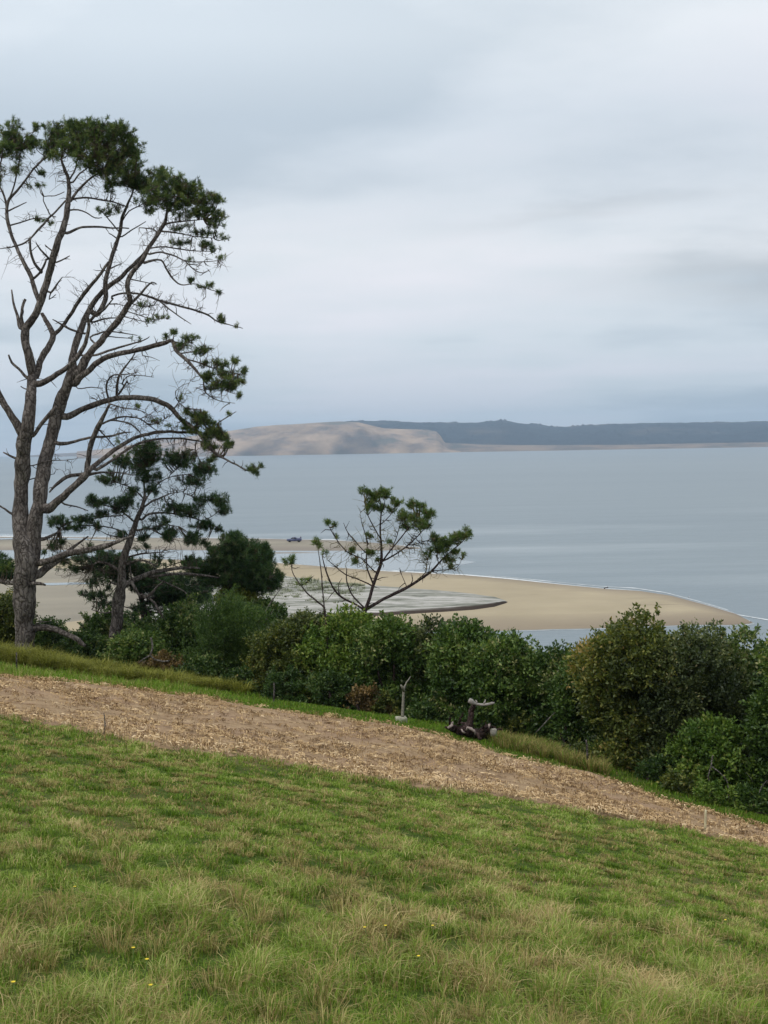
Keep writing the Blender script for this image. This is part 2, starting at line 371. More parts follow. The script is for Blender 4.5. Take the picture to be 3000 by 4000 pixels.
# ------------------------------------------------------------------ terrain
ctrl = [  # u, v, distance
 (0, 4000, 4.9), (1500, 4000, 5.7), (3000, 4000, 7.0), (0, 3300, 9.3), (1500, 3450, 10.2), (3000, 3620, 11.6),
 (0, 2830, 19), (700, 2960, 19), (1500, 3090, 19.5), (2200, 3200, 20), (3000, 3330, 20.5),
 (0, 2640, 33.5), (700, 2716, 33), (1500, 2817, 32.4), (2200, 2955, 29.5), (2700, 3130, 27.3), (3000, 3235, 26),
 (0, 2590, 40), (800, 2700, 38.5), (1500, 2800, 36), (2200, 2950, 32.6), (3000, 3200, 28.5)]
ctrl = np.array(ctrl, float)
CP = P(ctrl[:, 0], ctrl[:, 1], ctrl[:, 2])
CP = np.vstack([CP, [[0, 0, CAMZ-1.6], [-2.5, 0, CAMZ-1.2], [4, 1, CAMZ-2.5]]])
def tps(r): return r*r*np.log(r+1e-6)
def fit(XY, Z, lam):
    n = len(XY); K = tps(np.linalg.norm(XY[:, None]-XY[None], axis=2)) + lam*np.eye(n)
    Pm = np.c_[np.ones(n), XY]; A = np.block([[K, Pm], [Pm.T, np.zeros((3, 3))]])
    return np.linalg.solve(A, np.r_[Z, 0, 0, 0])
TW = fit(CP[:, :2], CP[:, 2], 30.0)
def yedge(x):                      # far edge of the field, where the bank drops away
    return np.interp(x, [-60, -20, -12.3, 0, 8.5, 20, 60], [56, 47, 42.5, 38.4, 31.0, 25, 15])
def ground(x, y):
    x = np.asarray(x, float); y = np.asarray(y, float); sh = x.shape; X = x.ravel(); Y = y.ravel()
    xc = np.clip(X, -18, 16); yc = np.clip(Y, -2, 46)
    z = TW[-3]+TW[-2]*xc+TW[-1]*yc
    for w_, c_ in zip(TW[:-3], CP[:, :2]): z = z+w_*tps(np.hypot(xc-c_[0], yc-c_[1]))
    z = z + TW[-2]*0.6*(X-xc)
    e_ = Y-yedge(X)-1.5
    d_ = np.clip(e_, 0, None)
    z = z - 0.85*(np.sqrt(d_*d_+4)-2)
    z = z + 0.07*(fbm(X*0.9, Y*0.9, 3, 3)-0.5) + 0.25*(fbm(X*0.16, Y*0.16, 9, 2)-0.5)*np.clip(Y/10, 0, 1)
    return np.maximum(z, -1.5).reshape(sh)
def nonuni(a, b, lo, hi, fine, coarse):
    g = [lo]; 
    while g[-1] < hi:
        g.append(g[-1]+(fine if a <= g[-1] <= b else min(coarse, fine+0.12*max(a-g[-1], g[-1]-b))))
    return np.array(g)
xs = nonuni(-20, 18, -160, 160, 0.25, 8); ys = nonuni(-4, 48, -60, 125, 0.25, 5)
X, Y = np.meshgrid(xs, ys); Z = ground(X, Y)
def grid(name, X, Y, Z, mat, attrs=None, kind='structure'):
    r, c = X.shape; i = np.arange(r-1)[:, None]*c+np.arange(c-1)[None]
    Fq = np.stack([i, i+1, i+c+1, i+c], -1).reshape(-1, 4)
    o = mesh(name, np.stack([X, Y, Z], -1).reshape(-1, 3), [Fq], mat, None, attrs, True)
    return tag(o, kind=kind)
grid('ground', X, Y, Z, M['turf'])

def onground(u, v, dguess):
    """walk the ray through (u,v) to the ground, starting near dguess"""
    d = rays(u, v); d = d/d[1]; y = np.linspace(dguess*0.5, dguess*1.5, 400)
    pts = d[None]*y[:, None]+np.array([0, 0, CAMZ]); g_ = ground(pts[:, 0], pts[:, 1])
    k = np.argmax(pts[:, 2] <= g_)
    if pts[k, 2] > g_[k]: k = np.argmin(pts[:, 2]-g_)
    return pts[k]

# cut strip of bare soil across the slope
def border(pts, d, ends):
    q = np.array([onground(u_, v_, np.interp(u_, [0, 1500, 3000], d))[:2] for u_, v_ in pts]); q = q[np.argsort(q[:, 0])]
    k0 = (q[1]-q[0])/(q[1, 0]-q[0, 0]); q = np.vstack([[q[0, 0]-12, q[0, 1]+ends[0]*12], q, [q[-1, 0]+12, q[-1, 1]-ends[1]*12]]); return q
lo = border([(0, 2808), (250, 2845), (700, 2930), (1200, 3000), (1500, 3065), (2000, 3120), (2300, 3178), (2700, 3250), (3000, 3320)], (19.5, 19.5, 20.5), (0.0, 0.1))
hi = border([(0, 2650), (400, 2682), (700, 2718), (1200, 2795), (1500, 2832), (1800, 2903), (2000, 2962), (2300, 3020), (2700, 3166), (3000, 3238)], (32, 32, 25), (0.3, 0.4))
sx = np.linspace(-22, 19, 420)
yl = np.interp(sx, lo[:, 0], lo[:, 1]) + 0.9*(fbm(sx*1.3, sx*0, 21, 4)-0.5)
yh = np.interp(sx, hi[:, 0], hi[:, 1]) + 1.3*(fbm(sx*0.9, sx*0, 25, 4)-0.5)
tt = np.linspace(0, 1, 110)
SX = np.broadcast_to(sx[None], (110, 420)); SY = yl[None]*(1-tt[:, None])+yh[None]*tt[:, None]
rise = 0.03+0.11*(fbm(SX*2.6, SY*2.2, 41, 4)-0.3)*np.minimum(1, 6*np.minimum(tt, 1-tt))[:, None]
rise = rise - 0.06*(np.minimum(tt, 1-tt) < 0.004)[:, None]
grid('dirt_path', SX, SY, ground(SX, SY)+rise, M['soil'])
def instrip(x, y, pad=0.0):
    return (y > np.interp(x, sx, yl)-pad) & (y < np.interp(x, sx, yh)+pad)

# ------------------------------------------------------------------ sea, beach, far land
yy = np.r_[-600, 40, np.geomspace(80, 11500, 120)]; xx = np.r_[-9000, -4000, -2000, np.linspace(-1200, 1200, 60), 2000, 4000, 9000]
X, Y = np.meshgrid(xx, yy)
dcalm = np.exp(-((Y-450)/150.0)**2)
grid('sea', X, Y, X*0, M['water'], {'calm': (dcalm).ravel()})

def shoal(name, up, low, mat, h, n=240, m=60, wetw=0.25, z0=0.0, rim=0.12, label=None, kind='structure', wobble=1.5, seed=0):
    """a low bank between two shorelines given as lists of (u,v) seen on the water level"""
    up = np.array(up, float); low = np.array(low, float)
    uu = np.linspace(max(up[0, 0], low[0, 0]), min(up[-1, 0], low[-1, 0]), n)
    def sm(p): return np.interp(uu, p[:, 0], p[:, 1])
    A = sea(uu, sm(up)); B = sea(uu, sm(low))
    A[:, 1] += wobble*(fbm(A[:, 0]*0.05, A[:, 0]*0, seed, 4)-0.5)*2; B[:, 1] += wobble*(fbm(B[:, 0]*0.05, B[:, 0]*0, seed+5, 4)-0.5)*2
    s = np.linspace(0, 1, m)[:, None, None]; Q = A[None]*(1-s)+B[None]*s
    wid = np.linalg.norm(A-B, axis=1)[None]; t_ = s[..., 0]
    e_ = np.minimum(t_, 1-t_)*wid
    e_ = np.minimum(e_, (np.abs(uu-uu[0])[None]+3)*1e9)
    endd = np.minimum(np.linalg.norm(A-A[-1], axis=1), 1e9)[None]
    Zz = h*(1-np.exp(-e_/(rim*60)))*(1+0.25*(fbm(Q[..., 0]*0.03, Q[..., 1]*0.03, seed+9, 4)-0.5)) + z0 - 0.05*(e_ < 0.01)
    wet = np.clip(1-e_/(wetw*40), 0, 1)**0.7*np.clip(0.75+0.6*(fbm(Q[..., 0]*0.04, Q[..., 1]*0.04, seed+3, 3)-0.5), 0, 1)
    Q[..., 2] = Zz+0.03
    r, c_ = Zz.shape; i = np.arange(r-1)[:, None]*c_+np.arange(c_-1)[None]
    Fq = np.stack([i, i+1, i+c_+1, i+c_], -1).reshape(-1, 4)
    o = mesh(name, Q.reshape(-1, 3), [Fq], mat, None, {'wet': wet.ravel()}, True); return tag(o, kind=kind), A, B
spit_u = [(-700, 2186), (0, 2186), (400, 2180), (700, 2186), (1080, 2198), (1300, 2215), (1500, 2230), (1800, 2245), (2000, 2262), (2200, 2283), (2370, 2300), (2500, 2308), (2620, 2326), (2750, 2360), (2870, 2396), (2925, 2424), (2938, 2432)]
spit_l = [(-700, 2700), (0, 2640), (500, 2590), (1000, 2530), (1400, 2485), (1760, 2463), (1900, 2464), (2100, 2457), (2300, 2453), (2500, 2447), (2700, 2441), (2850, 2440), (2920, 2436), (2938, 2433)]
_, A1, B1 = shoal('beach', spit_u, spit_l, M['sand'], 0.7, 420, 110, 0.42, seed=3)
bar_u = [(-700, 2100), (0, 2097), (500, 2100), (1000, 2104), (1300, 2110), (1500, 2122), (1640, 2140)]
bar_l = [(-700, 2148), (0, 2150), (500, 2148), (1000, 2150), (1300, 2151), (1500, 2150), (1640, 2143)]
_, A2, B2 = shoal('sandbar', bar_u, bar_l, M['mud'], 0.45, 240, 30, 0.5, seed=13)
shoal('mudflat', [(-700, 2215), (100, 2212), (430, 2215), (700, 2240), (900, 2262)], [(-700, 2500), (100, 2480), (300, 2450), (600, 2400), (900, 2266)], M['mud'], 0.12, 120, 30, 0.1, z0=0.66, seed=33)
# still channels left on the flats
def pool(up, low, z=0.05):
    up = np.array(up, float); low = np.array(low, float); uu = np.linspace(up[0, 0], up[-1, 0], 80)
    A = sea(uu, np.interp(uu, up[:, 0], up[:, 1])); B = sea(uu, np.interp(uu, low[:, 0], low[:, 1])); A[:, 2] = B[:, 2] = z
    V = np.vstack([A, B]); i = np.arange(79)
    tag(mesh('lagoon_water', V, [np.stack([i, i+1, i+81, i+80], -1)], M['lagoon']), kind='structure')
pool([(-700, 2150), (0, 2151), (1000, 2152), (1300, 2154), (1560, 2158), (1700, 2172), (1860, 2196)], [(-700, 2192), (0, 2190), (700, 2192), (1080, 2206), (1300, 2218), (1560, 2230), (1700, 2222), (1860, 2197)], 0.02)
pool([(-700, 2096), (0, 2085), (500, 2092), (640, 2098)], [(-700, 2106), (0, 2098), (500, 2100), (640, 2104)], 0.02)
pool([(-300, 2116), (60, 2106), (300, 2108), (480, 2118)], [(-300, 2122), (60, 2112), (300, 2114), (480, 2120)], 0.58)
pool([(150, 2292), (200, 2290), (300, 2288), (380, 2290)], [(150, 2296), (200, 2300), (300, 2296), (380, 2293)], 0.87)
# thin sliver of exposed mud in the lagoon
shoal('mudbank', [(900, 2156), (1060, 2157), (1160, 2156), (1250, 2159)], [(900, 2163), (1060, 2163), (1160, 2162), (1250, 2160)], M['mud'], 0.12, 60, 8, 1.0, seed=5)

# foam line along the spit
mb = MB()
def sst_(v, a, b): return np.clip((v-a)/(b-a), 0, 1)
def foam_line(P0, w0, w1, seed, z=0.05, off=0.0):
    n = len(P0); wdt = np.linspace(w0, w1, n)*1.7*sst_(fbm(P0[:, 0]*0.10, P0[:, 0]*0, seed, 5), 0.30, 0.72)
    A = P0.copy(); B = P0.copy(); A[:, 1] += off+wdt; B[:, 1] += off-0.15*np.minimum(1, wdt*2); A[:, 2] = B[:, 2] = z
    i = np.arange(n-1); mb.add(np.vstack([A, B]), [np.stack([i+n, i+n+1, i+1, i], -1)])
foam_line(A1[60:], 2.6, 1.0, 1)
foam_line(A1[300:], 1.0, 1.4, 2, 0.05, 4.5)
foam_line(A2, 4, 1.5, 4)
fr = sea(np.linspace(2800, 3300, 60), np.linspace(2392, 2480, 60)); foam_line(fr, 1.0, 1.2, 6, 0.05, 2)
fr = sea(np.linspace(2920, 3400, 60), np.linspace(2436, 2452, 60)); foam_line(fr, 0.8, 1.5, 7, 0.05)
bb = B1[:, :].copy(); bb[:, 1] -= 1.2; foam_line(bb[250:], 0.5, 0.35, 8, 0.05)
tag(mb.build('sea_foam', M['foam']), 'thin white line of breaking foam along the edge of the sand spit', 'foam', kind='stuff')

# pale dune island on the spit, with a steep dark scarp on its near side
iu = np.array([(560, 2300), (900, 2262), (1080, 2245), (1300, 2272), (1500, 2290), (1700, 2303), (1850, 2318), (1930, 2330), (1975, 2345), (1986, 2352)], float)
il = np.array([(560, 2460), (900, 2440), (1080, 2425), (1300, 2414), (1500, 2404), (1700, 2392), (1850, 2382), (1930, 2371), (1975, 2358), (1986, 2353)], float)
uu = np.linspace(560, 1986, 300)
A = sea(uu, np.interp(uu, iu[:, 0], iu[:, 1]), 0.7); B = sea(uu, np.interp(uu, il[:, 0], il[:, 1]), 0.7)
s = np.linspace(0, 1, 80); Q = A[None]*(1-s[:, None, None])+B[None]*s[:, None, None]
wid = np.linalg.norm(A-B, axis=1)[None]; eA = s[:, None]*wid; eB = (1-s[:, None])*wid
hump = 0.9*(1-np.exp(-eA/6.0))*np.clip(eB/0.9, 0, 1)
left = np.clip((1350-uu)/500, 0, 1)[None]
Zd = 0.60+hump*(1+0.9*(fbm(Q[..., 0]*0.12, Q[..., 1]*0.12, 51, 4)-0.5)) + left*1.6*np.clip(fbm(Q[..., 0]*0.15, Q[..., 1]*0.15, 61, 3)-0.42, 0, 1)*np.clip(eA/3, 0, 1)*np.clip(eB/8, 0, 1)
wet = np.clip(1-(eB-0.8)/0.5, 0, 1); wet = np.maximum(wet, np.clip(1-eA/1.0, 0, 1)*0.5*np.clip((uu-1600)/200, 0, 1)[None])
Q[..., 2] = Zd
ri, ci = Zd.shape; i = np.arange(ri-1)[:, None]*ci+np.arange(ci-1)[None]
tag(mesh('dunes', Q.reshape(-1, 3), [np.stack([i, i+1, i+ci+1, i+ci], -1).reshape(-1, 4)], M['dune'], None, {'wet': wet.ravel()}, True), kind='structure')

# far headland and forest ridge across the harbour
def ridge(name, prof, shore, d0, d1, sandf, mat, seed, nz=0.06, nx=900, nyy=60):
    prof = np.array(prof, float); shore = np.array(shore, float)
    uu = np.linspace(prof[0, 0], prof[-1, 0], nx)
    top = P(uu, np.interp(uu, prof[:, 0], prof[:, 1]), np.full(nx, d1))
    base = P(uu, np.interp(uu, shore[:, 0], shore[:, 1]), np.full(nx, d0))
    tt = np.linspace(0, 1.7, nyy)[:, None]
    Xr = base[:, 0][None]*(1-tt)+top[:, 0][None]*tt; Yr = d0+(d1-d0)*tt + 0*Xr
    f = np.sin(np.clip(tt, 0, 1)*math.pi/2)**0.85*np.where(tt > 1, np.cos(np.clip(tt-1, 0, 1)*1.9), 1.0)
    Hh = np.maximum(top[:, 2], 1.0)[None]
    gul = 1-0.30*fbm(Xr*0.006, Yr*0.0022, seed, 5)*np.sin(np.clip(tt, 0, 1)*math.pi)
    Zr = Hh*f*gul + nz*Hh*(fbm(Xr*0.02, Yr*0.02, seed+4, 4)-0.5)*np.sin(np.clip(tt, 0, 1)*math.pi) - 2*(tt < 0.01)
    if 'forest' in name: Zr = Zr+np.clip(tt*5, 0, 1)*(tt < 1.3)*(22*(fbm(Xr*0.012, Yr*0.012, 7, 4)-0.5)+10*np.clip(fbm(Xr*0.03, Yr*0.01, 17, 2)-0.72, 0, 1)*6)
    r, c_ = Zr.shape; i = np.arange(r-1)[:, None]*c_+np.arange(c_-1)[None]
    o = mesh(name, np.stack([Xr, Yr, Zr], -1).reshape(-1, 3), [np.stack([i, i+1, i+c_+1, i+c_], -1).reshape(-1, 4)], mat, None,
             {'sand': sandf(uu[None]+0*Xr, tt+0*Xr, Xr, Yr).ravel()}, True)
    return tag(o, kind='structure')
def sf_forest(u, t, x, y):
    n = fbm(x*0.003, y*0.003, 71, 4)
    pale = np.clip((t-0.88)*9, 0, 1)*np.clip((u-2150)/200, 0, 1)*np.clip((n-0.35)*5, 0, 1)*0.28
    return pale+0.12*np.clip((n-0.56)*8, 0, 1)
ridge('forest_hills', [(1200, 1668), (1330, 1652), (1400, 1645), (1500, 1644), (1600, 1648), (1700, 1650), (1800, 1652), (1900, 1649), (1960, 1643), (2000, 1648), (2080, 1660), (2170, 1667), (2250, 1665), (2400, 1656), (2600, 1652), (2800, 1649), (3000, 1646), (3600, 1640)],
      [(1200, 1752), (1800, 1740), (2400, 1734), (3000, 1726), (3600, 1716)], 7000, 8600, sf_forest, M['far'], 91, 0.05)
def sf_dune(u, t, x, y):
    n = fbm(x*0.004, y*0.0025, 81, 5)
    n2 = (fbm(x*0.012, y*0.006, 83, 4)-0.5)*0.9
    def blob(u0, us_, t0, ts_, sk=0.0): return np.clip(1.4*(1-np.hypot((u-u0-sk*t)/us_, (t-t0)/ts_)+n2), 0, 1)
    low = np.maximum(np.maximum(blob(1000, 110, 0.12, 0.42, 130), blob(1400, 130, 0.10, 0.52, 40)), np.maximum(blob(1200, 90, 0.05, 0.30, 80)*0.8, blob(1620, 70, 0.10, 0.20)*0.6))
    low = np.clip(low+0.35*np.clip((n-0.55)*6, 0, 1), 0, 1)
    return 1-0.62*low
ridge('dune_headland', [(300, 1764), (420, 1752), (520, 1736), (640, 1716), (760, 1702), (904, 1682), (1000, 1667), (1080, 1660), (1150, 1657), (1250, 1650), (1330, 1646), (1400, 1650), (1460, 1664), (1500, 1673), (1600, 1677), (1670, 1679), (1705, 1686), (1722, 1704), (1735, 1726), (1760, 1742), (1800, 1752)],
      [(300, 1790), (904, 1776), (1400, 1769), (1800, 1762)], 6000, 6700, sf_dune, M['far'], 101, 0.12)
ridge('far_beach', [(1600, 1740), (1740, 1730), (1900, 1737), (2100, 1739), (2300, 1738), (2500, 1737), (2700, 1732), (2900, 1729), (3050, 1727), (3600, 1718)],
      [(1600, 1765), (1800, 1760), (2400, 1753), (3000, 1745), (3600, 1736)], 6100, 6500, lambda u, t, x, y: 0.62+0*u, M['far'], 111, 0.1)
ridge('low_headland', [(100, 1780), (200, 1773), (300, 1768), (420, 1762), (560, 1756), (700, 1752), (900, 1750)],
      [(100, 1790), (900, 1776)], 8800, 9800, lambda u, t, x, y: 0.5+0*u, M['far'], 121, 0.1)

# haze: one closed box of even thin air round the whole scene
mb = MB()
V = np.array([[x, y, z] for x in (-9500, 9500) for y in (-800, 12500) for z in (-3.0, 330.0)])
mb.add(V, [np.array([[0, 1, 3, 2], [4, 6, 7, 5], [0, 4, 5, 1], [2, 3, 7, 6], [0, 2, 6, 4], [1, 5, 7, 3]])])
m, t, o = newmat('haze air')
pv = t.nodes.new('ShaderNodeVolumePrincipled'); pv.inputs['Color'].default_value = (0.60, 0.78, 0.98, 1); pv.inputs['Density'].default_value = 7.5e-5
pv.inputs['Anisotropy'].default_value = 0.1
t.links.new(pv.outputs[0], o.inputs['Volume'])
tag(mb.build('haze', m), kind='stuff')

# ------------------------------------------------------------------ trees
def quads_from(mb, C, D, S, length, width, rnd, fold=0.25):
    """kite-shaped leaves: C base points, D directions, S side vectors"""
    Nn = np.cross(D, S); n = len(C)
    length = np.broadcast_to(length, n)[:, None]; width = np.broadcast_to(width, n)[:, None]
    tip = C+D*length; mid = C+D*length*0.5+Nn*length*0.08
    V = np.stack([C, mid+S*width*0.5-Nn*width*fold, tip, mid-S*width*0.5-Nn*width*fold], 1).reshape(-1, 3)
    i = np.arange(n)*4
    mb.add(V, [np.stack([i, i+1, i+2], -1), np.stack([i, i+2, i+3], -1)], np.repeat(rnd, 4))
def unit(v): return v/(np.linalg.norm(v, axis=-1, keepdims=True)+1e-9)
def sidevec(D, rng):
    return unit(np.cross(D, unit(rng.normal(size=D.shape))))
def tufts(mb, C, U, rng, n=26, r=0.15, w=0.022, tone=0.5, spread=0.9):
    """balls of needles pointing up and out from every centre"""
    k = len(C); sz = rng.uniform(0.7, 1.25, k)
    D = unit(rng.normal(size=(k, n, 3))*spread+U[:, None]*0.75)
    Df = D.reshape(-1, 3); ax_ = unit(U+rng.normal(size=U.shape)*0.6)*0.14; Cc = np.repeat(C, n, 0)+Df*0.015+np.repeat(ax_, n, 0)*rng.uniform(-0.6, 0.6, k*n)[:, None]
    ln = np.repeat(sz, n)*r*rng.uniform(0.7, 1.2, k*n)
    S = sidevec(Df, rng)*(w*0.5)
    V = np.stack([Cc-S, Cc+S, Cc+Df*ln[:, None]], 1).reshape(-1, 3)
    tn = np.clip(np.repeat(tone+rng.normal(size=k)*0.22, n)+rng.normal(size=k*n)*0.12, 0, 1)
    i = np.arange(k*n)*3
    mb.add(V, [np.stack([i, i+1, i+2], -1)], np.repeat(tn, 3))

class Tree:
    def __init__(s, name, label, cat, base, sc, off, depth, bark, leaf, seed, group=None, limbname='limb'):
        s.sc, s.off, s.d0 = sc, off, depth; s.rng = np.random.default_rng(seed); s.bark, s.leaf = bark, leaf
        u, v = s.src(*base); g0 = P(u, v, depth); g0[2] = min(g0[2], float(ground(g0[0], g0[1])))
        s.root = empty(name, g0, label, cat, group); s.sk = np.zeros((0, 3)); s.wood = MB(); s.twig = MB(); s.crown = MB(); s.limbs = []; s.thin = []; s.slim = 0.93; s.limbname = limbname
    def src(s, x, y, off=None): o_ = off or s.off; return x/s.sc+o_[0], y/s.sc+o_[1]
    def near(s, u, v):
        d = np.hypot(s.sk[:, 0]-u, s.sk[:, 1]-v); k = np.argmin(d); return s.sk[k], d[k]
    def limb(s, pts, off=None, part=None, drift=None, spur=1.0):
        """pts (x, y, width) as read off the picture; gives each limb its own depth away from its parent"""
        p = [list(q) for q in pts]
        for i, q in enumerate(p):
            if len(q) < 3: q.append(p[i-1][2]*0.85 if i else 8)
        p = np.array(p, float)
        if p[0, 2] < p[-1, 2]*0.75: p = p[::-1]
        u, v = s.src(p[:, 0], p[:, 1], off); w = p[:, 2]/s.sc*s.slim
        L_ = np.r_[0, np.cumsum(np.hypot(np.diff(u), np.diff(v)))]*s.d0/F
        first = not len(s.sk)
        if len(s.sk):
            q, dist = s.near(u[0], v[0]); d_ = q[2]
            if 3 < dist < 75:
                u = np.r_[q[0], u]; v = np.r_[q[1], v]; w = np.r_[w[0]*1.12, w]
                L_ = np.r_[0, np.cumsum(np.hypot(np.diff(u), np.diff(v)))]*s.d0/F
            if drift is None: drift = s.rng.uniform(-0.42, 0.42)
        else: d_ = s.d0; drift = drift or 0.0
        dep = d_+drift*L_+0.05*L_*np.sin(L_*1.3+s.rng.uniform(0, 6))
        pw = P(u, v, dep); arr = np.c_[pw, w*dep/F/2]
        if first:                      # carry the trunk down into the ground
            g0 = pw[0].copy(); g0[2] = float(ground(g0[0], g0[1]))-0.3
            if g0[2] < pw[0][2]-0.2: arr = np.vstack([np.r_[g0, arr[0, 3]*1.3], np.r_[g0*0.4+pw[0]*0.6, arr[0, 3]*1.08], arr])
        arr = spline(arr, 0.10 if arr[:, 3].max() > 0.03 else 0.14)
        wob = min(0.02, 0.35*arr[:, 3].min()+0.006)
        k = len(arr); nz_ = np.stack([fbm(np.arange(k)*0.45, np.full(k, j*7.7+s.rng.uniform(0, 90)), 5, 3)-0.5 for j in range(3)], -1)
        arr[:, :3] += nz_*wob*3*np.clip(np.arange(k)/4, 0, 1)[:, None]
        big = w.max()*s.d0/F > 0.085
        if part == 'trunk': mbb = s.wood
        elif big: mbb = MB(); s.limbs.append(mbb)
        else: mbb = MB(); s.thin.append(mbb)
        tube(mbb, arr[:, :3], arr[:, 3], 12 if w.max() > 40 else (8 if big else 5), 0.16 if big else 0.1, None, int(s.rng.integers(1e5)))
        us = np.interp(np.linspace(0, 1, 4*len(u)+12), np.linspace(0, 1, len(u)), u); vs_ = np.interp(np.linspace(0, 1, len(us)), np.linspace(0, 1, len(v)), v)
        ds = np.interp(np.linspace(0, 1, len(us)), np.linspace(0, 1, len(u)), dep)
        s.sk = np.vstack([s.sk, np.c_[us, vs_, ds]])
        # short dead spurs
        ns = s.rng.poisson(spur*L_[-1]*2.2)
        for _ in range(ns):
            a = int(s.rng.uniform(0.08, 0.97)*(k-1)); tdir = unit(arr[min(a+1, k-1), :3]-arr[max(a-1, 0), :3])
            dr = unit(tdir*s.rng.uniform(0.1, 0.8)+s.rng.normal(size=3)*0.8); ln = s.rng.uniform(0.10, 0.42)
            bnd = s.rng.normal(size=3)*0.12*ln
            q = np.array([arr[a, :3], arr[a, :3]+dr*ln*0.5+bnd, arr[a, :3]+dr*ln+bnd*0.3])
            tube(mbb, q, [0.014, 0.011, 0.004], 4)
    def foliage(s, blobs, off=None, dens=1.0, n=26, r=0.15, w=0.022, tone=0.5, cell=150.0, thick=0.7, up=0.9, twigs=0.35):
        for b in blobs:
            x, y, rx, ry = b[:4]; dd = b[4] if len(b) > 4 else 1.0
            k = max(3, int(math.pi*rx*ry/cell*dens*dd*(1.5/s.sc)**-2 * (1.0)))
            a = s.rng.uniform(0, 2*math.pi, k); q = np.sqrt(s.rng.uniform(0, 1, k))*1.08
            # gather into smaller clumps
            kc = max(2, k//5); ca = s.rng.uniform(0, 2*math.pi, kc); cq = np.sqrt(s.rng.uniform(0, 1, kc))
            cx, cy = np.cos(ca)*cq, np.sin(ca)*cq; ci = s.rng.integers(0, kc, k)
            X_ = np.cos(a)*q*0.50+cx[ci]*0.74; Y_ = np.sin(a)*q*0.50+cy[ci]*0.74
            u, v = s.src(x+X_*rx, y+Y_*ry, off)
            uc, vc = s.src(x, y, off); par, _ = s.near(uc, vc)
            R3 = min(rx, ry*1.6)/s.sc*s.d0/F*thick
            zc = s.rng.uniform(-1, 1, kc)*R3
            dep = par[2]+zc[ci]+s.rng.normal(size=k)*R3*0.25
            C = P(u, v, dep); Uv = np.tile([0, 0, up], (k, 1))+np.stack([X_*0.5, s.rng.normal(size=k)*0.3, -Y_*0.3], -1)
            tufts(s.crown, C, Uv, s.rng, n, r, w, tone)
            # twigs from the wood to the clumps
            for j in range(kc):
                if s.rng.random() > twigs*2.6: continue
                uj, vj = s.src(x+cx[j]*0.75*rx, y+cy[j]*0.75*ry, off)
                q_, dist = s.near(uj, vj)
                if dist*s.d0/F > 2.2: continue
                a0 = P(q_[0], q_[1], q_[2]); b0 = P(uj, vj, par[2]+zc[j]); mid = (a0+b0)/2+s.rng.normal(size=3)*0.08*np.linalg.norm(b0-a0)+[0, 0, -0.05]
                tube(s.crown, spline(np.array([a0, mid, b0]), 0.15), np.linspace(0.022, 0.007, len(spline(np.array([a0, mid, b0]), 0.15))), 4, 0, 1.0)
                for m_i in np.where(ci == j)[0][:6]:
                    tube(s.crown, np.array([b0, (b0+C[m_i])/2+s.rng.normal(size=3)*0.02, C[m_i]]), [0.009, 0.007, 0.004], 3, 0, 1.0)
    def fine(s, blobs, off=None):
        """bare branching twiglets that fill (x, y, rx, ry, count)"""
        for x, y, rx, ry, cnt in blobs:
            for _ in range(cnt):
                a = s.rng.uniform(0, 6.283); q = math.sqrt(s.rng.random()); u, v = s.src(x+math.cos(a)*q*rx, y+math.sin(a)*q*ry, off)
                k_, dist = s.near(u, v)
                if dist*s.d0/F > 1.4 or dist < 4: continue
                a0 = P(*k_); b0 = P(u, v, k_[2]+s.rng.uniform(-0.5, 0.5)); L0 = np.linalg.norm(b0-a0)
                md = (a0+b0)/2+s.rng.normal(size=3)*0.16*L0; pth = spline(np.array([a0, md, b0]), 0.12); tube(s.crown, pth, np.linspace(0.013, 0.005, len(pth)), 3, 0, 1.0)
                for j in range(s.rng.integers(1, 5)):
                    p0 = pth[s.rng.integers(len(pth)//3, len(pth))]; dr = unit(b0-a0)*0.5+unit(s.rng.normal(size=3))*0.9; ln_ = s.rng.uniform(0.12, 0.45)
                    p1 = p0+dr*ln_*0.5; p2 = p1+(dr+s.rng.normal(size=3)*0.5)*ln_*0.5
                    tube(s.crown, np.array([p0, p1, p2]), [0.007, 0.006, 0.003], 3, 0, 1.0)
    def done(s, crown='crown', wood='trunk', twig='twigs'):
        if s.wood.n: s.wood.build(wood, s.bark, s.root, True)
        for l in s.limbs: l.build(s.limbname, s.bark, s.root, True)
        for l in s.thin: l.build('branch', s.bark, s.root, True)
        if s.crown.n: s.crown.build(crown, s.leaf, s.root)
        return s.root

SA = 1659/1100.0
OA, OB = (0, 400), (0, 1400)
T = Tree('pine_tree', 'tall old pine with two bare leaning trunks and a flat green crown', 'tree', (150, 1760), SA, OB, 41.5, M['bark_pine'], M['needle'], 11)
T.limb([(150, 1790, 125), (148, 1650, 118), (143, 1500, 128), (147, 1350, 136), (152, 1250, 150), (150, 1180, 150), (138, 1100, 128), (128, 1000, 104), (122, 900, 96), (130, 750, 90), (135, 600, 95), (145, 480, 90), (160, 400, 84), (175, 300, 75), (185, 180, 65), (190, 100, 62)], OB, 'trunk', spur=0.3)
T.limb([(170, 1250, 105), (190, 1160, 96), (200, 1080, 86), (208, 950, 90), (233, 850, 88), (250, 700, 85), (270, 600, 80), (300, 480, 80), (320, 380, 80), (350, 280, 75), (390, 180, 74), (430, 80, 68), (440, 40, 66)], OB, 'trunk', drift=0.1, spur=0.4)
A_, B_ = OA, OB
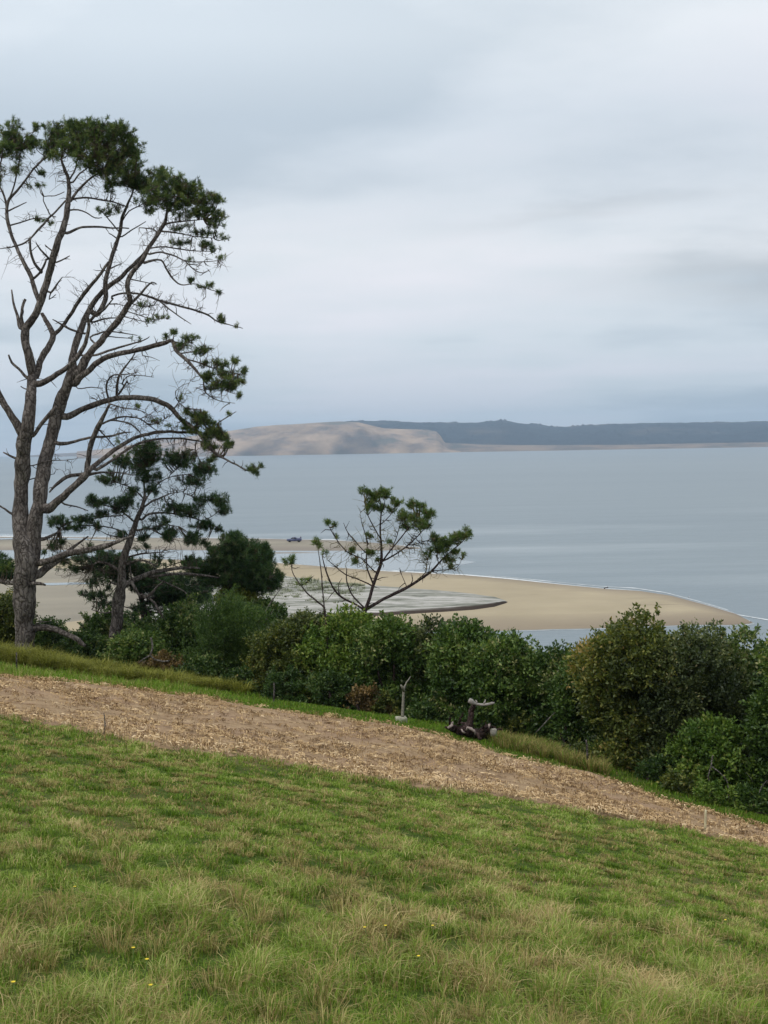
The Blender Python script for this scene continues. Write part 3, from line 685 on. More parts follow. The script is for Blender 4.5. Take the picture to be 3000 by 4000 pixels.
T.limb([(190, 1610, 58), (175, 1500, 58), (150, 1400, 54), (152, 1335, 52), (185, 1290, 52), (225, 1220, 50), (250, 1140, 52), (275, 1060, 48), (300, 960, 46), (325, 870, 46), (360, 770, 44), (385, 690, 40), (400, 600, 36), (405, 520, 30), (400, 450, 22), (375, 380, 18), (360, 330, 12)], A_, 'trunk', drift=-0.08)
T.limb([(430, 1580, 60), (430, 1500, 48), (450, 1420, 44), (475, 1340, 42), (505, 1260, 40), (545, 1190, 38), (590, 1135, 34), (650, 1080, 30), (700, 1040, 27), (760, 980, 25), (820, 925, 24), (850, 890, 20), (890, 840, 14)], A_, drift=0.15)
T.limb([(450, 1600, 62), (480, 1560, 56), (510, 1510, 50), (550, 1450, 45), (600, 1400, 42), (650, 1340, 40), (700, 1280, 38), (740, 1220, 36), (765, 1170, 32), (755, 1110, 30), (757, 1040, 28), (800, 980, 28), (840, 930, 28), (870, 870, 28), (900, 820, 26), (940, 760, 26), (970, 710, 24), (985, 640, 16), (980, 580, 12)], A_, drift=-0.15)
LIM_A = [
 [(120, 1325, 30), (100, 1250, 20), (80, 1180, 14), (70, 1105, 9)],
 [(135, 1310, 26), (122, 1260, 22), (132, 1210, 20), (150, 1160, 17)],
 [(235, 1190, 32), (205, 1100, 32), (185, 1030, 30), (150, 960, 26), (110, 880, 24), (70, 790, 22), (45, 700, 22), (40, 620, 20), (55, 570, 18), (100, 520, 14), (150, 460, 13), (200, 390, 13), (260, 330, 14), (310, 300, 10)],
 [(40, 620, 16), (28, 560, 14), (0, 500, 12), (-30, 430, 9)],
 [(55, 570, 12), (80, 500, 10), (100, 420, 9), (115, 350, 8), (120, 270, 6)],
 [(200, 1035, 16), (240, 1000, 16), (262, 950, 14), (275, 925, 10)],
 [(245, 1000, 22), (205, 950, 18), (180, 880, 16), (175, 790, 10)],
 [(285, 915, 14), (240, 870, 12), (212, 830, 7)], [(300, 870, 10), (265, 840, 6)],
 [(70, 850, 8), (150, 825, 11), (210, 770, 13), (270, 700, 14), (330, 640, 12), (390, 575, 11)][::-1],
 [(150, 825, 8), (70, 852, 8), (0, 862, 5)], [(45, 730, 12), (130, 705, 9), (200, 685, 8), (260, 690, 5)], [(48, 640, 11), (100, 615, 9), (155, 588, 5)],
 [(300, 670, 8), (270, 610, 7), (255, 555, 7), (320, 550, 6), (380, 525, 5)],
 [(408, 578, 14), (450, 565, 14), (520, 563, 12), (600, 575, 12), (670, 587, 10), (740, 612, 8)],
 [(410, 635, 12), (460, 632, 11), (510, 650, 9), (560, 680, 8), (600, 680, 5)],
 [(395, 770, 18), (450, 745, 16), (510, 733, 14), (600, 735, 12), (680, 740, 10), (760, 742, 8)],
 [(415, 580, 22), (440, 545, 18), (470, 505, 16), (520, 460, 14), (560, 430, 12), (610, 395, 9)],
 [(430, 470, 12), (470, 420, 10), (520, 380, 8), (560, 330, 6)], [(400, 470, 12), (440, 400, 10), (460, 320, 7)],
 [(318, 945, 12), (360, 932, 10), (410, 905, 6)], [(300, 1120, 14), (330, 1080, 12), (365, 1030, 6)], [(290, 1160, 8), (330, 1130, 5)],
 [(210, 1610, 50), (235, 1540, 42), (270, 1470, 42), (300, 1410, 40), (310, 1370, 38), (285, 1310, 30), (250, 1245, 24)],
 [(315, 1370, 28), (345, 1340, 24), (390, 1290, 24), (430, 1230, 24), (460, 1180, 24), (500, 1120, 24), (550, 1060, 22), (600, 1000, 20), (640, 940, 16)],
 [(155, 1620, 20), (110, 1570, 16), (70, 1530, 16), (50, 1485, 12)],
 [(570, 1250, 30), (610, 1190, 32), (625, 1140, 32), (620, 1060, 31), (640, 980, 28), (660, 900, 26), (690, 820, 24), (710, 750, 24), (720, 680, 21), (745, 620, 18), (770, 560, 12), (790, 500, 8)],
 [(525, 1290, 22), (570, 1245, 18), (620, 1215, 14), (665, 1160, 8)],
 [(770, 1185, 22), (820, 1140, 18), (860, 1090, 14), (895, 1060, 10), (925, 1072, 5)],
 [(660, 1142, 14), (720, 1125, 13), (790, 1125, 14), (860, 1140, 15), (930, 1165, 16), (1000, 1185, 15), (1080, 1205, 14), (1150, 1225, 13), (1220, 1250, 12), (1280, 1290, 9), (1350, 1310, 7), (1430, 1332, 4)][::-1][::-1],
 [(940, 1170, 11), (1000, 1220, 9), (1060, 1265, 8), (1125, 1305, 4)],
 [(850, 945, 18), (900, 930, 14), (950, 930, 12), (980, 980, 12), (1020, 1040, 11), (1070, 1075, 8), (1150, 1070, 6), (1230, 1100, 5), (1300, 1120, 4)],
 [(880, 895, 14), (950, 882, 12), (1040, 910, 10), (1100, 935, 8), (1200, 940, 6), (1300, 930, 4)], [(1090, 935, 8), (1150, 990, 7), (1200, 1005, 6), (1232, 985, 4)],
 [(885, 860, 11), (960, 850, 10), (1100, 870, 8), (1250, 880, 4)], [(955, 760, 14), (1050, 770, 9), (1150, 790, 6), (1260, 800, 4)], [(975, 715, 14), (1080, 700, 9), (1200, 690, 5)],
 [(985, 640, 12), (1040, 580, 9), (1090, 540, 6)], [(930, 770, 10), (900, 745, 8), (820, 738, 6)], [(700, 760, 10), (650, 700, 8), (600, 640, 5)],
 [(720, 790, 10), (780, 750, 8), (860, 700, 5)], [(720, 700, 10), (760, 640, 8), (840, 600, 6), (900, 560, 5)],
 [(440, 1655, 46), (480, 1610, 40), (520, 1580, 36), (590, 1522, 34), (680, 1485, 32), (760, 1470, 30), (840, 1453, 32), (920, 1430, 30), (980, 1415, 26), (1015, 1405, 24), (1040, 1460, 26), (1090, 1510, 22), (1140, 1560, 18), (1180, 1610, 14), (1220, 1660, 10)],
 [(1090, 1510, 12), (1160, 1530, 10), (1240, 1560, 8), (1320, 1580, 6), (1400, 1600, 4)], [(1020, 1410, 12), (1080, 1420, 8), (1130, 1400, 6)], [(1060, 1480, 10), (1130, 1470, 8), (1210, 1450, 5)],
 [(470, 1490, 13), (560, 1490, 16), (650, 1460, 16), (750, 1430, 13), (850, 1400, 8), (880, 1380, 5)],
 [(545, 1295, 14), (620, 1275, 11), (690, 1270, 7)], [(530, 1385, 13), (580, 1365, 12), (640, 1350, 10), (810, 1372, 5)], [(640, 1380, 8), (780, 1392, 5)],
 [(500, 1362, 15), (440, 1345, 14), (380, 1318, 12), (310, 1278, 6)],
 [(235, 1655, 40), (290, 1630, 36), (340, 1600, 34), (400, 1555, 34), (450, 1510, 30), (485, 1455, 28), (512, 1390, 24), (525, 1320, 22), (518, 1250, 16)],
 [(640, 1000, 8), (600, 980, 6), (590, 950, 4)], [(650, 980, 10), (690, 960, 8), (715, 955, 4)], [(700, 810, 10), (660, 780, 7), (640, 770, 4)], [(690, 870, 8), (660, 860, 6), (655, 825, 4)],
 [(760, 1040, 9), (830, 1055, 7), (920, 1072, 4)], [(760, 1180, 8), (850, 1205, 6), (940, 1190, 4)], [(745, 1230, 8), (830, 1255, 7), (900, 1280, 5), (980, 1270, 4)], [(720, 1260, 8), (800, 1280, 6), (880, 1295, 4)],
 [(900, 1200, 5), (930, 1160, 4)], [(640, 1190, 6), (700, 1190, 5), (760, 1205, 4)], [(840, 1490, 7), (890, 1500, 5), (940, 1522, 3)],
]
for p_ in LIM_A: T.limb(p_, A_)
LIM_B = [
 [(130, 440, 60), (100, 385, 55), (60, 330, 46), (20, 260, 42), (-20, 180, 36), (-70, 60, 32), (-110, -80, 30), (-130, -300, 28), (-120, -600, 24), (-70, -900, 18), (-20, -1060, 12), (10, -1180, 8)],
 [(195, 455, 26), (240, 390, 26), (290, 330, 26), (335, 285, 22)],
 [(395, 345, 46), (460, 310, 38), (540, 280, 36), (620, 250, 34), (700, 235, 32), (780, 230, 32), (850, 235, 32), (930, 250, 32), (1000, 285, 30), (1040, 330, 30), (1080, 370, 28), (1140, 410, 26), (1190, 460, 28), (1220, 510, 24), (1270, 560, 18), (1330, 595, 13), (1400, 630, 11), (1460, 660, 9), (1535, 640, 5)],
 [(688, 235, 20), (690, 170, 18), (700, 110, 16), (730, 60, 13), (770, 10, 10), (800, -40, 7)], [(640, 240, 14), (625, 180, 13), (635, 130, 12), (670, 100, 10), (730, 95, 8), (800, 88, 5)],
 [(700, 210, 14), (735, 160, 12), (750, 130, 6)], [(720, 150, 10), (745, 110, 8), (800, 98, 6), (905, 112, 4)], [(460, 178, 7), (540, 170, 7), (605, 175, 4)],
 [(512, 680, 46), (518, 600, 38), (535, 520, 34), (560, 440, 34), (590, 380, 32), (620, 320, 22), (650, 270, 14)],
 [(605, 385, 14), (650, 365, 12), (710, 370, 10), (770, 385, 10), (820, 430, 8), (850, 470, 5)], [(630, 372, 14), (700, 348, 13), (760, 343, 10), (820, 355, 9), (860, 380, 8), (930, 430, 5)],
 [(590, 425, 10), (640, 480, 8), (682, 532, 5)],
 [(362, 503, 26), (440, 490, 18), (540, 465, 16), (640, 460, 14), (720, 440, 12), (778, 433, 4)],
 [(285, 885, 62), (340, 840, 50), (400, 790, 46), (450, 740, 44), (500, 695, 44), (530, 650, 40)],
 [(530, 655, 34), (560, 625, 30), (620, 580, 28), (690, 530, 26), (770, 480, 24), (850, 450, 23), (930, 435, 20), (1010, 433, 18), (1100, 435, 16), (1170, 440, 12)],
 [(570, 655, 22), (660, 600, 18), (740, 545, 16), (810, 505, 16), (900, 480, 14), (1000, 470, 13), (1100, 475, 12), (1200, 492, 8)],
 [(520, 685, 22), (580, 672, 16), (640, 672, 12), (700, 672, 9), (790, 690, 5)],
 [(510, 682, 26), (420, 690, 24), (360, 720, 22), (315, 760, 16), (290, 790, 10)],
 [(180, 712, 8), (250, 692, 7), (320, 680, 4)], [(190, 632, 8), (280, 605, 8), (395, 598, 4)], [(100, 592, 16), (60, 575, 13), (20, 555, 8)], [(75, 918, 18), (30, 890, 13), (-30, 850, 10)],
 [(210, 1205, 44), (300, 1190, 38), (400, 1150, 40), (500, 1135, 38), (600, 1110, 34), (680, 1085, 26), (740, 1060, 16), (790, 1040, 10)],
 [(215, 1275, 54), (280, 1230, 44), (340, 1190, 32), (400, 1140, 25), (450, 1100, 18), (522, 1048, 9)],
 [(270, 1335, 10), (230, 1325, 24), (150, 1330, 28), (60, 1320, 28), (-20, 1310, 28), (-120, 1290, 20)][::-1],
 [(185, 1595, 42), (250, 1585, 44), (330, 1600, 40), (400, 1630, 36), (460, 1660, 32), (502, 1692, 24)],
 [(258, 1062, 24), (330, 1030, 14), (372, 1000, 7)], [(380, 860, 12), (450, 875, 9), (520, 900, 6)], [(600, 270, 8), (560, 240, 6), (530, 225, 4)],
 [(640, 265, 10), (720, 290, 8), (800, 300, 6), (860, 320, 4)], [(830, 355, 7), (880, 330, 5), (915, 305, 3)], [(860, 380, 7), (900, 390, 6), (980, 350, 5), (1010, 330, 3)],
 [(1060, 250, 6), (1040, 280, 8), (1020, 300, 10)], [(1040, 240, 5), (1090, 290, 6), (1180, 300, 4)], [(1270, 390, 8), (1330, 350, 7), (1392, 312, 4)], [(1160, 480, 9), (1150, 540, 8), (1180, 605, 4)],
 [(1200, 120, 10), (1210, 200, 8), (1290, 250, 6), (1385, 265, 3)], [(1180, 100, 8), (1260, 150, 7), (1350, 200, 5), (1420, 215, 3)], [(200, 1570, 8), (240, 1555, 6), (300, 1550, 3)],
 [(120, 165, 6), (150, 180, 9)], [(165, 930, 14), (190, 900, 14), (200, 870, 12)],
]
for p_ in LIM_B: T.limb(p_, B_)
FOL_A = [(60,190,80,80),(120,260,90,90),(30,270,60,60),(230,150,55,30,.8),(210,240,50,45),(60,400,60,40,.5),(20,440,40,60,.5),(240,410,40,20),(240,490,40,14,.8),(180,490,20,10),
 (330,200,70,70),(400,180,90,75),(500,190,100,90),(620,180,110,75),(710,190,80,80),(770,250,80,80),(300,270,60,70),(420,270,90,60),(560,290,120,70),(690,320,110,70),(800,330,60,60),(500,360,100,50,.7),(640,400,110,50,.9),(760,400,90,60),(330,330,60,40,.6),(720,470,90,50),(640,500,45,35,.8),(800,470,70,60),(530,130,60,30),(460,130,60,30),
 (920,430,60,45),(990,450,70,55),(870,500,90,60),(960,540,120,70),(1060,500,80,70),(1150,510,60,50),(1130,580,110,60),(1250,570,70,45),(1000,610,110,45,.8),(1220,640,90,40,.9),(1310,670,50,40),(1100,670,100,35,.7),(1270,720,70,30,.8),(1050,740,70,26,.7),(1180,770,80,26,.8),(1310,795,45,14),(1100,830,100,20,.7),(1230,845,60,30,.9),(900,640,60,30,.6),(850,590,60,40,.8),(640,640,65,38,.8),
 (1270,872,35,12),(1300,925,30,14),(1150,930,50,9,.6),(250,690,40,18,.8),(300,720,20,9),
 (1115,1055,36,17),(1200,1080,50,18),(1290,1112,30,12),(1290,1258,25,14,.8),(1340,1280,50,22,.8),(1390,1315,30,10,.6),(850,1210,60,26,.3),(920,1270,90,25,.35),(1005,1265,28,14,.6),
 (960,1380,28,20,.9),(1030,1370,40,18,.9),(1115,1380,45,30,.9),(1070,1430,60,36,.7),(1200,1445,42,26),(1150,1480,60,28,.5),(1180,1540,45,26,.5),(1290,1540,60,34),(1375,1535,35,28),(1430,1570,22,38),(1350,1600,70,36),(1260,1615,50,30,.8),(1400,1640,45,28),(800,1400,50,12,.2)]
T.foliage(FOL_A, A_, dens=0.74, n=38, r=0.11, w=0.015)
FOL_B = [(1330,150,80,40,.8),(1240,120,50,35,.6),(1250,190,50,30,.4),(1410,215,25,14),(1060,235,12,14,.7),(1090,310,28,22),(1170,330,50,30),(1210,370,70,40),(1260,440,70,45),(1320,470,46,40),(1240,520,50,35,.8),(1330,515,36,28),(1090,390,30,30,.8),(1275,580,28,12),(1230,610,36,18,.8),(1150,420,40,30,.7),
 (1360,325,26,8,.6),(1500,650,36,20),(1540,638,18,12),(1520,685,18,8),(1460,655,25,12,.8),(830,290,60,14,.2),(900,370,40,16,.3),(960,380,40,14,.25),(690,490,25,16,.3),(1000,400,50,18,.2),(30,1240,50,40,.7)]
T.foliage(FOL_B, B_, dens=1.2, n=38, r=0.11, w=0.015)
T.fine([(850, 1210, 150, 80, 60), (640, 1290, 160, 70, 34), (720, 1000, 140, 90, 24), (1000, 800, 200, 130, 70), (640, 520, 200, 120, 50), (420, 420, 160, 90, 40), (120, 420, 120, 100, 30), (250, 700, 120, 80, 14), (1150, 1500, 150, 90, 50), (780, 1560, 140, 60, 26), (150, 900, 120, 120, 12), (1000, 1180, 300, 60, 30), (1150, 960, 180, 60, 30), (480, 1100, 160, 90, 12)], A_)
T.fine([(820, 320, 180, 70, 60), (680, 160, 110, 80, 30), (900, 420, 160, 60, 40), (700, 480, 140, 60, 26), (360, 600, 110, 70, 12), (1150, 520, 150, 90, 40), (1200, 180, 180, 80, 40), (420, 1110, 160, 60, 30), (560, 260, 80, 60, 12), (1080, 330, 90, 70, 24)], B_)
T.done()

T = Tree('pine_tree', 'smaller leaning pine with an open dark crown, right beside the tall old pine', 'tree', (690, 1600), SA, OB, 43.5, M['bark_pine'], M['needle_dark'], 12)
T.limb([(680, 1640, 84), (690, 1560, 80), (690, 1480, 76), (702, 1400, 76), (720, 1320, 60), (720, 1230, 50), (737, 1150, 48), (762, 1080, 42), (790, 1000, 38), (815, 930, 32), (840, 870, 26), (852, 800, 14), (850, 720, 9), (860, 640, 6)], OB, 'trunk', spur=0.5)
for p_ in [
 [(722, 1345, 42), (780, 1310, 36), (850, 1280, 30), (920, 1257, 26), (1000, 1245, 22), (1100, 1232, 16), (1180, 1238, 10)],
 [(880, 1285, 20), (1000, 1273, 18), (1100, 1270, 18), (1200, 1280, 15), (1290, 1292, 8)],
 [(692, 1242, 22), (640, 1210, 19), (580, 1198, 15), (545, 1222, 7)], [(812, 1012, 14), (880, 1003, 12), (950, 1035, 10), (1000, 1060, 5)],
 [(835, 950, 16), (880, 915, 14), (980, 910, 11), (1080, 925, 9), (1200, 960, 7), (1310, 1010, 4)], [(856, 870, 14), (900, 840, 11), (950, 820, 10), (1010, 795, 7), (1080, 785, 4)],
 [(850, 850, 12), (880, 800, 10), (930, 740, 8), (1000, 700, 6), (1110, 680, 4)], [(795, 965, 12), (740, 920, 10), (680, 885, 8), (590, 860, 5)], [(842, 820, 10), (780, 765, 8), (700, 735, 6), (630, 720, 4)],
 [(757, 1170, 14), (850, 1150, 12), (950, 1142, 6)], [(745, 1215, 16), (800, 1192, 14), (860, 1195, 12), (920, 1220, 6)], [(775, 1320, 10), (768, 1240, 9), (770, 1190, 6)],
 [(830, 1400, 18), (880, 1398, 18), (930, 1340, 14), (970, 1310, 9)], [(835, 1392, 20), (900, 1430, 16), (940, 1490, 14), (990, 1570, 9)], [(930, 1300, 10), (1000, 1330, 9), (1080, 1370, 7), (1130, 1420, 5)],
 [(900, 1000, 9), (960, 980, 7), (1050, 990, 4)], [(770, 1060, 10), (700, 1050, 9), (640, 1040, 6), (560, 1000, 4)], [(690, 1330, 12), (640, 1310, 9), (600, 1240, 6)], [(700, 1480, 10), (620, 1500, 8), (540, 1480, 5)],
 [(1190, 960, 6), (1250, 930, 5), (1300, 890, 4)], [(1080, 790, 5), (1180, 830, 5), (1280, 830, 3)], [(1000, 690, 6), (1060, 640, 5), (1150, 640, 3)],
 [(420, 990, 6), (560, 985, 8), (660, 1000, 8), (745, 1030, 9)][::-1], [(350, 1000, 5), (430, 960, 6), (520, 950, 7), (640, 930, 8), (720, 925, 8)][::-1]]:
    T.limb(p_, OB)
T.foliage([(870,560,100,60),(880,510,60,30),(1040,600,110,55),(1190,660,75,50),(720,610,60,48),(830,650,90,45,.7),(650,710,64,36),(1140,720,80,38,.8),(900,710,110,36,.6),(730,855,80,40),(550,840,50,36),(600,850,50,30,.8),(880,780,80,36,.5),(780,790,60,30,.6),(1010,870,90,36,.7),(1110,905,80,32,.9),(1280,830,55,42),(1310,890,48,38),(1180,840,46,34,.7),(1210,990,80,30,.9),(1290,1015,40,14),(1170,880,60,30,.6),
 (620,920,80,26,.7),(480,950,90,26,.8),(340,955,70,34,.9),(420,990,80,26,.8),(570,990,34,24),(700,900,50,34,.7),(950,950,60,26,.7),(1000,1030,56,30),(1130,1060,75,34),(1200,1090,26,26),(990,1060,36,34),(830,1060,40,22),(720,1050,46,22,.8),
 (320,1110,40,28,.9),(265,1150,20,16),(350,1190,90,30,.5),(420,1240,80,24,.5),(480,1190,50,20,.6),(390,1080,50,20,.6),(900,1000,60,24,.5),(930,1180,60,20,.5),(1130,1190,60,20,.7),(1000,1210,50,18,.5),(580,1300,50,40,.5),(620,1380,70,30,.4),(560,1400,60,20,.5),(540,1100,30,14,.6),(880,1110,40,14,.7),(800,1120,20,14,.6)], OB, dens=1.25, n=38, thick=0.9, r=0.105, w=0.015)
T.fine([(880, 720, 230, 150, 90), (700, 950, 260, 80, 60), (900, 1100, 300, 120, 80), (500, 1250, 220, 120, 60), (1100, 850, 250, 100, 50)], OB)
T.done()

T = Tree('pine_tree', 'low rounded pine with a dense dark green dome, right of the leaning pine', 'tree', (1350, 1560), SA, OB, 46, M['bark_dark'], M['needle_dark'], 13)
T.limb([(1330, 1620, 50), (1340, 1500, 46), (1320, 1400, 40), (1370, 1300, 30), (1410, 1200, 20), (1420, 1110, 10)], OB, 'trunk')
for p_ in [[(1340, 1400, 26), (1450, 1330, 18), (1540, 1290, 10)], [(1350, 1340, 22), (1250, 1290, 16), (1130, 1250, 10), (1020, 1220, 6)], [(1380, 1270, 18), (1480, 1230, 12), (1560, 1200, 7)], [(1370, 1280, 16), (1320, 1200, 10), (1270, 1150, 6)]]: T.limb(p_, OB)
T.foliage([(1390,1090,100,55),(1300,1140,70,45),(1480,1130,100,50),(1400,1160,170,60),(1550,1170,60,60),(1500,1220,110,80),(1360,1200,120,60),(1270,1230,120,40),(1450,1280,140,60),(1560,1280,50,70),(1120,1215,90,30,.8),(1580,1340,60,45),(1500,1350,80,40),(1390,1045,30,20),(1340,1060,25,20),(1640,1290,25,45),(1180,1260,90,40),(1340,1300,120,50)], OB, dens=1.5, n=28, thick=1.5, tone=0.55, twigs=0.1)
T.done()
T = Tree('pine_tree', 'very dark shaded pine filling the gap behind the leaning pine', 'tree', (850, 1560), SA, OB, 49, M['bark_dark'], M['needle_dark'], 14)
T.limb([(860, 1640, 50), (850, 1500, 44), (830, 1400, 34), (820, 1300, 24), (800, 1200, 10)], OB, 'trunk')
for p_ in [[(840, 1450, 24), (950, 1390, 18), (1080, 1350, 10)], [(830, 1380, 20), (720, 1260, 14), (630, 1190, 8)], [(830, 1330, 18), (930, 1290, 12), (1010, 1280, 8)]]: T.limb(p_, OB)
for p_ in [[(850, 1480, 14), (930, 1500, 10), (1030, 1480, 8), (1100, 1430, 5)], [(840, 1420, 12), (900, 1380, 9), (990, 1400, 7), (1060, 1450, 5), (1120, 1520, 4)], [(850, 1520, 12), (950, 1560, 10), (1040, 1600, 8), (1110, 1660, 5)],
           [(830, 1360, 12), (760, 1320, 9), (700, 1330, 6), (640, 1400, 5), (560, 1420, 3)], [(840, 1440, 10), (780, 1470, 8), (700, 1460, 6), (600, 1490, 4)], [(860, 1300, 10), (960, 1240, 8), (1060, 1200, 6), (1160, 1180, 4)], [(860, 1540, 10), (800, 1560, 8), (720, 1590, 6), (640, 1580, 4)]]:
    T.limb(p_, OB, spur=2.5)
T.foliage([(620,1180,110,45),(800,1230,110,50),(880,1300,120,50),(960,1350,150,55),(1060,1400,120,55),(600,1270,90,40,.7),(560,1330,60,30,.5),(540,1390,60,30,.6),(700,1200,100,40),(1080,1310,100,40),(820,1330,100,40,.9),(960,1440,120,50,.8),(1100,1470,110,50,.9),(560,1230,70,40,.7),(700,1300,60,50,.8),(480,1180,60,30,.5),(1180,1400,90,60),(1230,1330,70,50),(850,1480,90,40,.6),(600,1450,60,40,.5)], OB, dens=1.35, n=26, thick=1.6, tone=0.3, twigs=0.5)
T.done()
T = Tree('pine_tree', 'dark pine cut by the left edge, behind the foot of the tall pine', 'tree', (-60, 1500), SA, OB, 47, M['bark_dark'], M['needle_dark'], 15)
T.limb([(-60, 1600, 40), (-55, 1400, 34), (-50, 1250, 20), (-40, 1180, 8)], OB, 'trunk')
T.limb([(-55, 1350, 16), (0, 1290, 10), (50, 1240, 6)], OB)
T.foliage([(-60,1200,100,60),(0,1230,70,60),(50,1240,50,50),(20,1280,70,30),(-90,1290,90,60)], OB, dens=1.4, n=26, thick=1.3, tone=0.4, twigs=0.1)
T.done()

SC_, OC = 1659/1200.0, (700, 1550)
T = Tree('young_pine', 'small open pine with thin spreading limbs standing up above the middle of the hedge', 'tree', (1000, 1300), SC_, OC, 38.5, M['bark_dark'], M['needle_young'], 16); T.slim = 0.72
T.limb([(985, 1330, 34), (992, 1250, 32), (1005, 1160, 30), (1030, 1080, 25), (1050, 1010, 25), (1075, 940, 24), (1093, 890, 23), (1090, 800, 15), (1085, 720, 13), (1090, 640, 10), (1085, 560, 7), (1080, 510, 5)], OC, 'trunk')
for p_ in [
 [(1050, 1015, 15), (1020, 940, 12), (1010, 870, 10), (1015, 800, 7)], [(1100, 885, 14), (1150, 820, 12), (1200, 760, 10), (1240, 710, 8), (1290, 650, 4)],
 [(1105, 885, 14), (1170, 850, 12), (1240, 800, 11), (1300, 740, 8), (1340, 690, 4)], [(1086, 765, 10), (1050, 700, 9), (1020, 640, 7), (1000, 570, 5)], [(1020, 790, 8), (1000, 730, 7), (985, 680, 5), (980, 640, 3)],
 [(1012, 1145, 26), (1090, 1100, 24), (1160, 1065, 24), (1230, 1030, 22), (1300, 985, 20), (1360, 945, 18), (1400, 900, 14), (1450, 850, 10), (1510, 800, 8), (1560, 750, 4)],
 [(1000, 1150, 17), (940, 1115, 16), (880, 1085, 15), (830, 1030, 13), (800, 960, 12), (780, 900, 9), (770, 850, 5)], [(1000, 1140, 14), (960, 1100, 13), (930, 1060, 12), (905, 1000, 10), (905, 930, 7)],
 [(1043, 1022, 12), (980, 990, 10), (900, 960, 9), (850, 920, 8), (800, 880, 4)], [(1052, 940, 10), (980, 870, 9), (930, 850, 8), (890, 820, 8), (850, 770, 7), (820, 720, 6), (800, 680, 4)],
 [(1000, 835, 8), (950, 780, 8), (910, 730, 6), (888, 680, 4)], [(1088, 690, 8), (1140, 640, 6), (1170, 580, 4)], [(1150, 820, 7), (1180, 740, 6), (1200, 660, 4)], [(1090, 640, 6), (1110, 570, 5), (1112, 520, 3)],
 [(1300, 740, 6), (1320, 680, 5), (1345, 640, 3)], [(1290, 985, 8), (1330, 950, 7), (1340, 880, 5)], [(1370, 940, 8), (1440, 935, 6), (1500, 920, 5), (1525, 880, 3)], [(1230, 1030, 6), (1210, 980, 5), (1190, 940, 3)],
 [(1400, 900, 7), (1390, 830, 6), (1370, 770, 4)], [(1450, 850, 6), (1440, 800, 5)], [(1240, 800, 6), (1300, 790, 5), (1370, 765, 4)], [(870, 1080, 6), (860, 1020, 5), (880, 980, 3)]]:
    T.limb(p_, OC, spur=1.6)
T.foliage([(1005,510,26,26),(1045,540,38,32),(1112,508,32,30),(1020,580,30,22),(1082,590,32,26),(1170,570,38,22),(1150,620,30,20,.6),(1205,650,46,32,.8),(1285,590,46,30),(1250,635,36,28,.8),(1345,640,38,32),(1330,700,32,28,.8),(1205,700,38,26,.6),(1290,680,46,36,.7),(800,670,18,22),(842,690,18,13),(855,755,10,6),(790,835,22,10,.7),(930,840,26,20,.8),(940,882,28,20,.8),(1030,745,22,16,.8),(1032,845,30,22,.8),(1075,890,20,14,.6),(1135,790,18,16,.7),(1375,770,36,28,.9),(1430,790,56,32),(1500,760,46,32),(1550,735,32,34),(1350,850,36,26,.7),(1440,875,46,24,.7),(1500,840,36,18,.8),(1530,852,16,11),(1465,920,26,14,.6),(1400,825,46,26,.9),(1100,540,40,20,.7),(1010,610,25,15,.7)], OC, dens=1.9, n=34, r=0.09, w=0.015, tone=0.5, thick=0.6, twigs=0.5)
T.fine([(1180, 760, 200, 120, 60), (960, 880, 170, 130, 50), (1400, 900, 160, 80, 40), (1050, 620, 80, 90, 20)], OC)
T.done()
T = Tree('pine_sapling', 'thin bare-stemmed pine sapling with a few tufts left of the small open pine', 'sapling', (790, 1270), SC_, OC, 38, M['bark_dark'], M['needle_young'], 17)
T.limb([(800, 1300, 14), (790, 1200, 12), (782, 1140, 11), (740, 1100, 10), (690, 1060, 9), (660, 1020, 8), (630, 980, 6), (610, 940, 5), (605, 885, 4)], OC, 'trunk', spur=1.6)
T.limb([(660, 1020, 6), (690, 1000, 5), (720, 970, 3)], OC)
T.foliage([(602,890,28,22,1.1),(600,905,14,14),(690,1000,30,14,.7),(650,1010,20,10,.5)], OC, dens=0.9, n=22, tone=0.5, thick=0.4)
T.done()
T = Tree('pine_sapling', 'small tuft-topped sapling tip rising against the sandbar water', 'sapling', (770, 1150), SC_, OC, 38.3, M['bark_dark'], M['needle_young'], 18)
T.limb([(790, 1250, 8), (780, 1100, 8), (768, 960, 7), (755, 860, 5), (745, 780, 3)], OC, 'trunk', spur=1.6)
T.foliage([(742,785,24,18,1.2),(755,805,20,10,.6)], OC, dens=0.9, n=22, tone=0.55, thick=0.4)
T.done()

